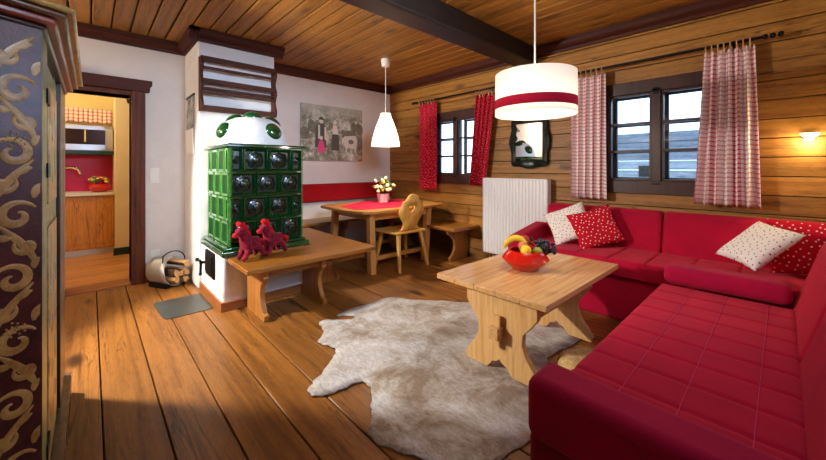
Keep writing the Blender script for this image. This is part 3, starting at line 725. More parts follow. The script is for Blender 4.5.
# wall bench along plaster wall, under the red pad
t = thing('wall_bench', 'wooden bench along plaster wall behind the dining table', 'bench', (2.6, 4.37, 0))
MB().box(1.56, 3.72, 4.15, 4.575, .445, .48).build('seat', 'bench', t, bevel=.005)
for x in (1.7, 2.65, 3.6): MB().prism([(4.57-u, z) for u, z in leg_profile(.36, .36, .444)], 'yz', x-.02, x+.02).build('leg', 'benchZ', t, bevel=.004)
t = thing('wall_bench', 'wooden bench along the log wall right of the dining table', 'bench', (3.48, 3.4, 0))
MB().box(3.23, 3.73, 2.72, 4.14, .412, .45).build('seat', 'benchY', t, bevel=.006)
for y in (2.92, 4.0): MB().prism([(3.71-u, z) for u, z in leg_profile(.34, .40, .411)], 'xz', y-.02, y+.02).build('leg', 'benchZ', t, bevel=.004)
tag(MB().box(1.55, 3.728, 4.50, 4.578, .72, .972).build('wall_pad', 'redpad', bevel=.02, seg=3), 'long red padded backrest strip on the white wall', 'wall pad')

# ------------------------------------------------------------------ dining table
t = thing('dining_table', 'wooden dining table with cut corners under the white pendant', 'dining table', (2.8, 3.65, 0))
TZ = .715
MB().prism([(2.13, 3.42), (2.20, 3.17), (2.32, 3.11), (3.45, 3.14), (3.62, 3.26), (3.68, 4.05), (3.58, 4.13), (2.30, 4.17), (2.17, 4.08)], 'xy', TZ-.035, TZ).build('tabletop', 'table', t, bevel=.006)
MB().box(2.36, 3.36, 3.24, 3.265, .59, .679).box(2.36, 3.36, 4.02, 4.045, .59, .679).box(2.36, 2.385, 3.265, 4.02, .59, .679).box(3.335, 3.36, 3.265, 4.02, .59, .679).build('apron', 'table', t)
for x, y, dx, dy in ((2.36, 3.25, -.05, -.1), (3.32, 3.26, -.15, -.08), (2.36, 4.02, -.04, .02), (3.32, 4.02, .04, .02)):
    MB().bar((x+dx, y+dy, 0), (x, y, .678), .075, .075, (0, 1, 0)).build('leg', 'tableZ', t, bevel=.005)
for yy in (3.28, 3.95): MB().box(2.40, 3.28, yy, yy+.05, .10, .15).build('foot_rail', 'table', t, bevel=.004)
cl = [(2.25, 3.42), (2.31, 3.30), (2.86, 3.22), (3.47, 3.60), (3.50, 3.85), (3.40, 4.12), (2.9, 4.14), (2.28, 3.78)]
tag(MB().prism(cl, 'xy', TZ+.001, TZ+.004).build('tablecloth', 'runner', flat=True), 'small red cloth spread over the dining table', 'tablecloth')
t = thing('flower_pot', 'small pale pot of cream flowers on the red tablecloth', 'flower pot', (3.0, 3.83, TZ+.004))
o = (3.0, 3.83); z = TZ+.005
MB().lathe([(.07, z), (.085, z+.11), (.088, z+.12), (.078, z+.12)], (o[0], o[1], 0), 20).build('pot', 'potwhite', t)
f = MB(); l = MB(); s = MB()
for i in range(46):
    a = rnd.uniform(0, 2*PI); r = .17*math.sqrt(rnd.random()); zz = z+.16+rnd.uniform(0, .24)*(1-.6*r/.17); p = (o[0]+r*math.cos(a), o[1]+r*math.sin(a), zz)
    s.tube([(o[0]+.03*math.cos(a), o[1]+.03*math.sin(a), z+.1), p], .003, 4)
    if i % 2: f.ell(p, (.03, .03, .02), toward((rnd.uniform(-1, 1), rnd.uniform(-1, .2), 1)), 8, 4, rnd.choice([0, 0, 0, 1]))
    else: l.ell(p, (.04, .018, .005), Matrix.Rotation(rnd.uniform(-1, 1), 3, 'X') @ Rz(a), 8, 4)
f.build('blossoms', ['petalw', 'petaly'], t); l.build('leaves', 'leaf', t); s.build('stems', 'stem', t)

# ------------------------------------------------------------------ peasant chair
t = thing('wooden_chair', 'light wooden peasant chair with heart cut-out at dining table', 'chair', (2.8, 3.2, 0))
MB().prism([(2.56, 3.02), (3.02, 3.00), (3.08, 3.42), (2.52, 3.44)], 'xy', .425, .455).build('seat', 'chair', t, bevel=.01, seg=2)
for a, c in (((2.565, 2.97), (2.63, 3.07)), ((3.05, 3.0), (2.97, 3.06)), ((2.575, 3.44), (2.62, 3.37)), ((3.10, 3.47), (3.0, 3.36))):
    MB().bar((a[0], a[1], 0), (c[0], c[1], .43), .032, .032, (0, 1, 0), 0, .045, .045).build('leg', 'chair', t, bevel=.008)
def back_outline():
    half = [(.15, .0), (.15, .02), (.12, .045), (.105, .08), (.125, .12), (.165, .17), (.195, .225), (.195, .27), (.165, .305), (.155, .335), (.14, .365), (.095, .375), (.085, .41), (.05, .44), (.0, .452)]
    return half+[(-u, v) for u, v in half[::-1][1:]]
def smooth(pts, it=2):
    for _ in range(it):
        q = []
        for i in range(len(pts)):
            a = pts[i]; c = pts[(i+1) % len(pts)]
            q += [(a[0]*.75+c[0]*.25, a[1]*.75+c[1]*.25), (a[0]*.25+c[0]*.75, a[1]*.25+c[1]*.75)]
        pts = q
    return pts
bo = smooth(back_outline(), 2)
heart = []
for i in range(28):
    a = 2*PI*i/28; heart.append((.0034*16*math.sin(a)**3, .275+.0034*(13*math.cos(a)-5*math.cos(2*a)-2*math.cos(3*a)-math.cos(4*a))))
bm = bmesh.new(); geo = []
for loop in (bo, heart):
    vs = [bm.verts.new((u, 0, v)) for u, v in loop]
    geo += [bm.edges.new((vs[i], vs[(i+1) % len(vs)])) for i in range(len(vs))]
r = bmesh.ops.triangle_fill(bm, edges=geo, use_beauty=True)
fc = [g for g in r['geom'] if isinstance(g, bmesh.types.BMFace)]
# drop triangles that fell inside the heart
for fa in list(fc):
    c = fa.calc_center_median()
    inside = False; j = len(heart)-1
    for i in range(len(heart)):
        if (heart[i][1] > c.z) != (heart[j][1] > c.z) and c.x < (heart[j][0]-heart[i][0])*(c.z-heart[i][1])/(heart[j][1]-heart[i][1])+heart[i][0]: inside = not inside
        j = i
    if inside: bm.faces.remove(fa)
tilt = Matrix.Rotation(math.radians(10), 4, 'X')
base = Vector((2.79, 3.055, .45))
mb = MB(); bm.verts.index_update()
bm.verts.ensure_lookup_table()
mb.add([base+(tilt@v.co) for v in bm.verts], [tuple(v.index for v in fa.verts) for fa in bm.faces]); bm.free()
mb.build('backrest', 'chair', t, solid=.026)

# ------------------------------------------------------------------ things by the stove
t = thing('log_holder', 'curved grey metal firewood holder beside the white chimney', 'log holder', (.575, 4.3, 0))
HC = Vector((.585, 0, .155))
def hold(u, v):
    a = math.radians(-35-(230*u)); r = .138
    return (HC.x+r*math.cos(a), 4.17+.26*v+.06*(1-v)*max(0, math.sin(a)), HC.z+r*math.sin(a))
def turn(b):
    c, s_ = math.cos(.5), math.sin(.5)
    b.v = [(HC.x+(x-HC.x)*c-(y-4.3)*s_, 4.3+(x-HC.x)*s_+(y-4.3)*c, z) for x, y, z in b.v]; return b
turn(MB().grid(hold, 30, 4)).build('shell', 'mattsteel', t, solid=.006)
hb = MB().tube([(HC.x-.10, 4.25, .25)]+[(HC.x+.0+.135*math.cos(a), 4.25, .24+.11*math.sin(a)) for a in [PI*.75-PI*.75*i/10 for i in range(11)]], .006, 6); turn(hb).build('handle', 'iron', t)
for sx in (-.085, .085): turn(MB().box(HC.x+sx-.02, HC.x+sx+.02, 4.2, 4.44, 0, .045)).build('foot', 'iron', t)
logs = [(-.035, .085, 0), (.05, .08, 1.1), (-.005, .145, 2.2), (.08, .14, .6), (-.075, .155, 3.3), (.035, .215, 4.1)]
names = ['split log lying lowest at the left of the firewood holder', 'split log lying lowest at the right of the firewood holder', 'split log in the middle of the firewood pile', 'split log at the right edge of firewood pile beside chimney', 'split log leaning on the curved metal of the holder', 'split log on top of the firewood pile']
for (dx, z, a), lab in zip(logs, names):
    n = 9; R = .044
    pts = [(0, 0)]+[(R*1.35*math.cos(a+1.6*i/(n-1)-.8), R*1.35*math.sin(a+1.6*i/(n-1)-.8)) for i in range(n)]
    cx = sum(p[0] for p in pts)/len(pts); cz = sum(p[1] for p in pts)/len(pts)
    y0 = 4.12+rnd.uniform(-.03, .02); b = MB(); P = [(HC.x+dx+p[0]-cx, z+p[1]-cz) for p in pts]; m = len(P)
    b.prism(P, 'xz', y0, y0+.27, 0)
    for i in range(1, n): b.mi[2+i] = 1
    turn(b); tag(b.build('firewood_log', ['endgrain', 'bark'], flat=True), lab, 'firewood', 'split logs in the firewood holder')
pl = smooth([(.395, 3.74), (.42, 3.36), (.435, 3.325), (.47, 3.315), (.73, 3.315), (.76, 3.325), (.768, 3.36), (.766, 3.76), (.76, 3.79), (.73, 3.80), (.44, 3.80), (.405, 3.79)], 1)
tag(MB().prism(pl, 'xy', .001, .006).build('floor_plate', 'plate', bevel=.001), 'grey metal spark plate lying on floor before the stove', 'floor plate')
t = thing('light_switch', 'white double light switch on plaster wall beside doorway', 'light switch', (.50, YB-.01, 1.08))
MB().box(.455, .535, YB-.01, YB-.0005, 1.04, 1.20).build('plate', 'switch', t, bevel=.003)
for z in (1.05, 1.125): MB().box(.462, .528, YB-.016, YB-.01, z, z+.066).build('rocker', 'switch', t, bevel=.002)
t = thing('wall_socket', 'white wall socket low on the plaster wall beside doorway', 'socket', (.50, YB-.01, .25))
MB().box(.46, .54, YB-.01, YB-.0005, .25, .33).build('plate', 'switch', t, bevel=.003)
MB().lathe([(.026, 0), (.026, .004), (.019, .004), (.018, .002)], (.50, YB-.01, .29), 18, 0, toward((0, -1, 0))).build('socket_cup', 'switch', t)

# ------------------------------------------------------------------ canvas picture
t = thing('wall_picture', 'sepia canvas print of two people, child in pink and cows', 'picture', (2.63, YB-.02, 1.30))
MB().box(2.125, 3.143, YB-.035, YB-.001, 1.305, 2.11).build('stretcher', 'canvas', t, bevel=.003)
MB().box(2.127, 3.141, YB-.037, YB-.0355, 1.307, 2.108).build('print', 'meadow', t)
p = MB(); YP = YB-.0372; lay = [0]
def LY():
    lay[0] += 1; return YP-.0004-.00012*lay[0]
def spot(x, z, rx, rz, mi, n=14):
    p.prism([(x+rx*math.cos(2*PI*i/n), z+rz*math.sin(2*PI*i/n)) for i in range(n)], 'xz', LY(), YP, mi)
def poly(pts, mi): p.prism(pts, 'xz', LY(), YP, mi)
for x in (2.16, 2.2, 2.27, 2.34, 2.9, 2.98, 3.06, 3.1, 2.84): spot(x, 1.72+rnd.uniform(-.06, .1), .05, .09, 3)
poly([(2.330, 1.50), (2.350, 1.80), (2.390, 1.84), (2.470, 1.84), (2.505, 1.80), (2.510, 1.5), (2.430, 1.48)], 0); poly([(2.380, 1.62), (2.380, 1.82), (2.410, 1.82), (2.410, 1.62)], 1); poly([(2.480, 1.62), (2.480, 1.8), (2.505, 1.79), (2.510, 1.6)], 1)
spot(2.430, 1.88, .03, .036, 1); poly([(2.385, 1.895), (2.475, 1.895), (2.455, 1.935), (2.405, 1.935)], 0)
poly([(2.590, 1.46), (2.610, 1.74), (2.710, 1.74), (2.730, 1.46)], 0); poly([(2.610, 1.70), (2.620, 1.83), (2.680, 1.83), (2.715, 1.70)], 1); spot(2.650, 1.875, .028, .035, 1)
poly([(2.360, 1.44), (2.400, 1.60), (2.460, 1.60), (2.495, 1.44), (2.430, 1.42)], 2); spot(2.430, 1.635, .024, .03, 1)
poly([(2.770, 1.66), (2.790, 1.76), (2.990, 1.78), (3.030, 1.72), (3.010, 1.60), (2.830, 1.58)], 3); spot(2.790, 1.74, .04, .035, 3)
poly([(2.790, 1.60), (2.810, 1.68), (3.010, 1.70), (3.050, 1.62), (3.030, 1.50), (3.010, 1.40), (2.990, 1.50), (2.860, 1.50), (2.850, 1.40), (2.830, 1.50)], 1); spot(2.800, 1.62, .035, .04, 1); spot(2.930, 1.6, .05, .035, 3)
p.build('printed_figures', ['ink', 'inkw', 'inkp', 'inkg'], t, flat=True)

# ------------------------------------------------------------------ wardrobe
t = thing('painted_wardrobe', 'old painted wardrobe with gold scrollwork and green door', 'wardrobe', (-.4, 2.0, 0))
WX, WY0, WY1, WZ = -.10, 1.41, 2.57, 1.585
MB().prism([(WX-.02, WY0+.03), (WX-.02, WY1), (XL+.02, WY1), (XL+.02, WY0-.05), (WX-.16, WY0-.05)], 'xy', .0, WZ).build('carcass', 'wbrown', t)
# angled corner board with painted scrolls
A = Vector((WX, WY0, 0)); Bp = Vector((WX-.2, WY0-.09, 0)); U = (Bp-A).normalized(); Wd = (Bp-A).length; Nn = Vector((U.y, -U.x, 0))
if Nn.y > 0: Nn = -Nn
def PB(u, v, d=0): return A+U*u+Nn*d+Vector((0, 0, v))
q = MB(); q.add([PB(u, v, d) for d in (-.03, 0) for u, v in ((0, 0), (Wd, 0), (Wd, WZ), (0, WZ))], [(3, 2, 1, 0), (4, 5, 6, 7), (0, 1, 5, 4), (1, 2, 6, 5), (2, 3, 7, 6), (3, 0, 4, 7)])
def stroke(pts, w):
    n = len(pts); vs = []
    for i, (u, v) in enumerate(pts):
        a = pts[max(i-1, 0)]; c = pts[min(i+1, n-1)]; tx, ty = c[0]-a[0], c[1]-a[1]; L = math.hypot(tx, ty) or 1
        ww = w*(.25+.75*math.sin(PI*min(1, (i+.4)/n*1.05))); ww = max(ww, .0012)
        for s, d in ((-1, .0006), (0, .0022), (1, .0006)): vs.append(PB(min(Wd-.002, max(.004, u-ty/L*ww*s)), v+tx/L*ww*s, d))
    q.add(vs, [(i*3+k, i*3+k+1, i*3+k+4, i*3+k+3) for i in range(n-1) for k in (0, 1)], 1)
def scroll(u, v, R, turn, a0, w=.009, span=1.5):
    stroke([(u+turn*R*(1-.8*i/26)*math.cos(a0+span*2*PI*i/26), v+R*(1-.8*i/26)*math.sin(a0+span*2*PI*i/26)) for i in range(27)], w)
def leaf(u, v, a, L, w=.012):
    stroke([(u+L*s*math.cos(a)+.2*L*math.sin(s*2.5)*math.sin(a), v+L*s*math.sin(a)-.2*L*math.sin(s*2.5)*math.cos(a)) for s in [i/9 for i in range(10)]], w)
v = .05; k = 0
while v < 1.5:
    s = 1 if k % 2 else -1; c = .052
    scroll(c+s*.004, v+.015, .040, s, .5, .0105, 1.15)
    stroke([(c-s*.040+s*.075*(x**1.5), v+.045+.12*x) for x in [i/14 for i in range(15)]], .0095)
    scroll(c-s*.020, v+.10, .024, -s, 2.6, .009, .95)
    leaf(c+s*.036, v+.060, 1.57-s*.6, .045, .010); leaf(c-s*.036, v+.035, 1.57+s*.5, .03, .008); leaf(c+s*.006, v+.125, 1.57-s*1.1, .032, .009)
    if k % 3 == 1:
        for i in range(14):
            a = i*2.4; r = .006*math.sqrt(i); q_ = PB(c+r*math.cos(a), v+.05+r*math.sin(a), .002); q.ell(q_, .003, None, 6, 4, 1)
    v += .168; k += 1
q.build('corner_board', ['wmaroon', 'wgold'], t)
# front
def front(y0, y1, z0, z1, d0, d1, mat, name, **kw): return MB().box(WX-.02+d0, WX-.02+d1, y0, y1, z0, z1).build(name, mat, t, **kw)
front(WY0+.015, WY0+.16, .12, WZ, 0, .02, 'wgreen', 'front_stile', bevel=.004)
dd = front(WY0+.17, 2.10, .14, 1.55, 0, .012, 'wgreen', 'door', bevel=.003)
MB().box(WX-.007, WX-.002, WY0+.25, 2.02, .22, 1.0).build('door_panel', 'wochre', dd, bevel=.002)
MB().box(WX-.007, WX-.002, WY0+.25, 2.02, 1.08, 1.47).build('door_panel', 'wochre', dd, bevel=.002)
pp = MB()
for i in range(5):
    y = 1.70+.06*i
    for z in (.35, .5, .66, .8, 1.2, 1.35): pp.ell((WX-.002, y+.02*math.sin(i*3+z*9), z+.03*math.cos(i*2)), (.0025, .022, .035), None, 8, 5, i % 2)
pp.build('painted_flowers', ['wred', 'wgreen'], dd)
for z in (1.17, .30, 1.40): MB().box(WX-.007, WX+.004, WY0+.13, WY0+.22, z, z+.045).build('hinge', 'iron', t)
front(2.10, 2.22, .12, WZ, -.01, .004, 'black', 'door_gap')
front(2.22, WY1, .12, WZ, 0, .02, 'wdark', 'front_stile', bevel=.004)
pl = MB().box(WX-.02, WX+.025, WY0+.02, WY1+.02, 0, .115)
for i in range(9): pl.box(WX+.020, WX+.0265, WY0+.05+.12*i, WY0+.11+.12*i, .03, .09, 1+i % 2)
pl.build('plinth', ['wbrown', 'wred', 'black'], t)

# cornice stepping outwards, around the angled corner
def ring(off):
    return [(WX+off, WY1+off*.5), (WX+off, WY0-off*.45), (WX-.18-off*.2, WY0-.085-off), (XL+.02, WY0-.085-off), (XL+.02, WY1+off*.5)]
for nm, off, z0, z1, mt in (('cornice_bed', .010, WZ, WZ+.014, 'wdark'), ('cornice_frieze', .030, WZ+.014, WZ+.036, 'wred'), ('cornice_cove', .050, WZ+.036, WZ+.054, 'wbrown'), ('cornice_crown', .068, WZ+.054, WZ+.070, 'wochre')):
    MB().prism(ring(off), 'xy', z0, z1).build(nm, mt, t, bevel=.007, seg=2)

# ------------------------------------------------------------------ cowhide
px = [(1.42, 2.46), (1.62, 2.50), (1.78, 2.46), (2.04, 2.50), (2.10, 2.30), (2.30, 2.10), (2.42, 1.9), (2.62, 1.72), (2.66, 1.55), (2.55, 1.42), (2.72, 1.22), (2.62, 1.0), (2.40, .95), (2.15, 1.02), (2.0, .98), (1.75, .80), (1.55, .72), (1.38, .76), (1.16, .80), (1.03, .90), (.985, 1.03), (.92, 1.15), (.90, 1.27), (.955, 1.31), (1.0, 1.36), (1.02, 1.40), (1.10, 1.50), (1.12, 1.56), (1.10, 1.62), (.98, 1.62), (.875, 1.64), (.835, 1.70), (.865, 1.76), (.98, 1.82), (1.10, 1.92), (1.165, 1.97), (1.185, 2.04), (1.15, 2.11), (1.13, 2.18), (1.22, 2.24), (1.26, 2.33), (1.28, 2.44), (1.33, 2.46), (1.46, 2.34), (1.52, 2.31), (1.56, 2.35), (1.50, 2.42)]
px = smooth(px, 2)
bm = bmesh.new(); vs = [bm.verts.new((x+.006*math.sin(i*1.7), y+.006*math.cos(i*2.3), .004)) for i, (x, y) in enumerate(px)]
es = [bm.edges.new((vs[i], vs[(i+1) % len(vs)])) for i in range(len(vs))]
bmesh.ops.triangle_fill(bm, edges=es, use_beauty=True)
bmesh.ops.subdivide_edges(bm, edges=[e for e in bm.edges if e.calc_length() > .15], cuts=3, use_grid_fill=True)
bm.verts.index_update(); mb = MB()
mb.add([(v.co.x, v.co.y, .0075+(.0025*math.sin(v.co.x*9)*math.cos(v.co.y*7))) for v in bm.verts], [tuple(v.index for v in f.verts) for f in bm.faces]); bm.free()
tag(mb.build('cowhide_rug', 'hide', solid=.008, ang=180), 'pale brown cowhide rug spread on the wooden floor', 'rug')

# ------------------------------------------------------------------ coffee table
t = thing('coffee_table', 'pine trestle coffee table standing on the cowhide', 'coffee table', (2.22, 1.16, .014))
CZ = .512
mb = MB(); y = .79
for i in range(5): mb.box(1.655, 2.76, .80+.149*i+.0005, .80+.149*(i+1), CZ-.034, CZ)
mb.build('tabletop', 'pineX', t, bevel=.004)
def trestle(x):
    yc = 1.125; h = [(0.24, 0), (.245, .035), (.21, .09), (.165, .15), (.145, .21), (.15, .27), (.20, .33), (.235, .38), (.235, .476)]
    n = [(.0, .075), (.02, .055), (.05, .045), (.06, .025), (.085, .0)]
    pts = [(yc+u, z) for u, z in h]+[(yc-u, z) for u, z in h[::-1]]+[(yc-u, z) for u, z in n[::-1]]+[(yc+u, z) for u, z in n[1:]]
    return [(a, .014+z*.968) for a, z in pts]
for x in (1.755, 2.50): MB().prism(trestle(x), 'yz', x-.02, x+.02).build('leg', 'pineZ', t, bevel=.003)
MB().box(1.776, 2.479, 1.10, 1.15, .20, .31).build('stretcher', 'pineX', t, bevel=.003)
MB().box(1.672, 1.735, 1.095, 1.155, .222, .29).build('tenon', 'pineX', t, bevel=.003)
MB().bar((1.715, 1.125, .17), (1.715, 1.125, .35), .02, .04, (0, 1, 0), 0, .02, .05).build('wedge', 'pineZ', t, bevel=.003)
# fruit bowl
t = thing('fruit_bowl', 'red glazed fruit bowl on the pine coffee table', 'bowl', (2.17, 1.20, CZ+.001))
bc = (2.17, 1.20, CZ+.001)
MB().lathe([(.078, 0), (.09, .004), (.115, .032), (.152, .066), (.154, .073), (.138, .098), (.112, .128), (.106, .131), (.102, .124), (.132, .092), (.143, .072), (.108, .034), (.07, .014), (.002, .012)], bc, 36).build('body', 'bowlred', t)
MB().tube([(bc[0]+.134, bc[1]-.055, CZ+.085), (bc[0]+.156, bc[1]-.055, CZ+.10), (bc[0]+.162, bc[1]-.01, CZ+.10), (bc[0]+.145, bc[1]+.0, CZ+.085)], .007, 8).build('handle', 'bowlred', t)
def fruit(name, mat, p, r, label, cat, stem=True):
    o = thing(name, label, cat, (p[0], p[1], p[2]-r))
    MB().lathe([(.002, -.88*r), (.35*r, -.95*r), (.75*r, -.66*r), (r, 0), (.85*r, .58*r), (.5*r, .88*r), (.2*r, .85*r), (.003, .74*r)], p, 18).build('flesh', mat, o)
    if stem: MB().tube([(p[0], p[1], p[2]+.7*r), (p[0]+.004, p[1], p[2]+1.15*r)], .0022, 5).build('stem', 'stem', o)
z0 = CZ+.016
fruit('apple', 'apple', (2.220, 1.235, z0+.165), .036, 'red apple on top of the fruit in bowl', 'apple')
fruit('apple', 'apple2', (2.185, 1.120, z0+.11), .034, 'green apple beside the grapes in bowl', 'apple')
fruit('peach', 'peach', (2.150, 1.205, z0+.14), .034, 'orange peach between banana and apple in bowl', 'peach', False)
o = thing('lemon', 'yellow lemon at the front of fruit bowl', 'lemon', (2.110, 1.160, z0+.09))
MB().ell((2.115, 1.165, z0+.122), (.047, .036, .036), Rz(.6), 18, 10).build('flesh', 'lemon', o)
MB().ell((2.115+.045*math.cos(.6), 1.165+.045*math.sin(.6), z0+.122), (.01, .008, .008), Rz(.6), 8, 5).build('tip', 'lemon', o)
o = thing('banana', 'yellow banana curved over the left of fruit bowl', 'banana', (2.100, 1.270, z0+.09))
bp = [(2.070+.0*i, 1.305-.0*i, 0) for i in range(1)]
bp = []
for i in range(13):
    a = PI*(.98-.80*i/12); bp.append((2.125+.02*math.sin(i*.2)+.055*math.cos(a)*.5, 1.245-.075*math.cos(a), z0+.105+.085*math.sin(a)))
MB().tube(bp, [.006, .013, .018, .021, .023, .023, .023, .022, .021, .018, .014, .008, .006], 10).build('peel', 'banana', o)
MB().tube([bp[-1], (bp[-1][0]+.004, bp[-1][1]-.012, bp[-1][2]-.006)], .006, 6).build('stalk', 'stem', o)
o = thing('grape_bunch', 'bunch of dark grapes hanging over right of bowl', 'grapes', (2.250, 1.100, z0+.09))
g = MB()
for i in range(44):
    s = rnd.random(); c = (2.250+.03*rnd.uniform(-1, 1)+.02*s, 1.140-.09*s+.035*rnd.uniform(-1, 1), z0+.165-.055*s+.03*rnd.uniform(-1, 1)); g.ell(c, rnd.uniform(.0125, .0155), None, 10, 7)
g.build('berries', 'grape', o)
MB().tube([(2.240, 1.160, z0+.16), (2.230, 1.190, z0+.20)], .003, 5).build('stem', 'stem', o)
MB().ell((2.200, 1.175, z0+.155), (.045, .02, .004), Matrix.Rotation(.5, 3, 'Y'), 10, 5).build('leaf', 'leaf', o)

# ------------------------------------------------------------------ corner sofa
t = thing('corner_sofa', 'large red corner sofa along log wall and foreground', 'sofa', (2.6, .6, 0))
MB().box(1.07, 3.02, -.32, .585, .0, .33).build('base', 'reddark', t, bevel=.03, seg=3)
MB().box(3.03, 3.60, -.32, 1.84, .0, .36).build('base', 'redfab', t, bevel=.02, seg=3)
def quilt(x0, x1, y0, y1, z0, z1, gx, gy, dx, dy, nu, nv):
    def g(p, lines, w): return max([math.exp(-((p-l)/w)**2) for l in lines] or [0])
    def fn(u, v):
        x = x0+(x1-x0)*u; y = y0+(y1-y0)*v; e = min(x-x0, x1-x, y-y0, y1-y); r = .035
        z = z1-(0 if e > r else r*(1-math.sqrt(max(0, 1-((r-e)/r)**2))))
        return (x, y, z-dx*g(x, gx, .011)-dy*g(y, gy, .007))
    b = MB(); b.grid(fn, nu, nv)
    b.box(x0, x1, y0, y1, z0, z1-.035)
    return b
gx = [1.38+.176*i for i in range(9)]
quilt(1.19, 2.82, -.06, .565, .33, .432, gx, [.055, .226, .385], .007, .003, 260, 70).build('seat', 'redfab', t)
quilt(3.0, 3.62, -.30, 1.70, .36, .485, [3.2, 3.4], [.25*i-.05 for i in range(1, 7)], .003, .008, 60, 200).build('seat', 'redfab', t)
M['stitch'] = fabric('sofa_stitching', (214, 70, 110), sheen=0)
st = MB()
for yy in (.055, .226, .385): st.tube([(1.215+.0176*i, yy, .4325-.0065*max(math.exp(-((1.215+.0176*i-l)/.011)**2) for l in gx)) for i in range(91)], .0014, 5)
st.build('stitching', 'stitch', t)
def arm(x0, x1, y0, y1, z0, z1, nm, mat, r=.04): return MB().box(x0, x1, y0, y1, z0, z1).build(nm, mat, t, bevel=r, seg=5)
arm(1.03, 1.20, -.30, .575, .325, .525, 'armrest', 'bolsterfab')
arm(2.80, 2.99, -.04, .55, .428, .55, 'bolster', 'bolsterfab', .045)
def back(prof, plane, a0, a1, nm='backrest'): return MB().prism(prof, plane, a0, a1).build(nm, 'redfab', t, bevel=.045, seg=5)
py = [(-.03, .37), (-.155, .80), (-.20, .83), (-.31, .83), (-.33, .37)]
back(py, 'yz', 1.06, 2.085); back(py, 'yz', 2.09, 2.985)
pxr = [(3.50, .42), (3.585, .80), (3.61, .825), (3.70, .825), (3.705, .42)]
back(pxr, 'xz', .705, 1.73); back(pxr, 'xz', -.33, .70)
MB().prism([(3.0, .34), (3.0, .535), (3.54, .62), (3.60, .62), (3.60, .34)], 'xz', 1.705, 1.865).build('armrest', 'redfab', t, bevel=.045, seg=5)
# cushions
def cushion(c, u, v, w, h, th, mat, label, name='cushion'):
    u = Vector(u).normalized(); v = Vector(v); v = (v-u*v.dot(u)).normalized(); n = u.cross(v); c = Vector(c)
    def f(sgn):
        def fn(a, b):
            s, q = 2*a-1, 2*b-1; k = (1-s**4)*(1-q**4)
            pu = s*(1-.07*(1-q*q)*abs(s)**3); pv = q*(1-.07*(1-s*s)*abs(q)**3)
            pu = s-.10*s*abs(s)*(1-q**2)*.9; pv = q-.10*q*abs(q)*(1-s**2)*.9
            return c+u*pu*w/2+v*pv*h/2+n*sgn*(th/2*(max(0, k)**.55)+.002)
        return fn
    b = MB(); b.grid(f(1), 24, 24); b.grid(lambda a, bb: f(-1)(1-a, bb), 24, 24)
    o = b.build(name, mat)
    bm = bmesh.new(); bm.from_mesh(o.data); bmesh.ops.remove_doubles(bm, verts=bm.verts, dist=.0045); bmesh.ops.recalc_face_normals(bm, faces=bm.faces); bm.to_mesh(o.data); bm.free()
    return tag(o, label, 'cushion')
cushion((3.365, 1.40, .665), (.43, -.82, .38), (.35, .69, .634), .39, .38, .10, 'cush_white', 'white speckled cushion leaning on the sofa end near radiator')
cushion((3.36, 1.165, .655), (.57, -.65, .25), (.1, .42, .75), .40, .36, .10, 'cush_red', 'red printed cushion overlapping a white one near the radiator')
cushion((3.27, .115, .685), (.2, -.226, .242), (.267, .185, .11), .38, .29, .10, 'cush_white', 'white speckled cushion in the sofa corner below checked curtain')
cushion((3.45, -.12, .672), (0, -1, .05), (.26, .03, .95), .38, .37, .10, 'cush_red', 'red printed cushion tucked into the sofa corner behind white one')

# ------------------------------------------------------------------ fleece pouf
t = thing('fleece_pouf', 'beige speckled fleecy pouf between coffee table and sofa', 'pouf', (1.975, .742, .014))
def pf(u, v):
    a = 2*PI*u; r = .155*(1+.12*math.cos(2*a+.6)+.07*math.cos(3*a+1)); p = v*PI/2*1.0
    k = (math.cos(p)**.35 if v < 1 else 0); return (1.975+r*k*math.cos(a), .742+r*k*.92*math.sin(a), .016+.16*math.sin(p)**.8+.008*math.sin(a*5)*math.cos(p))
MB().grid(pf, 48, 14).build('cover', 'pouf', t)
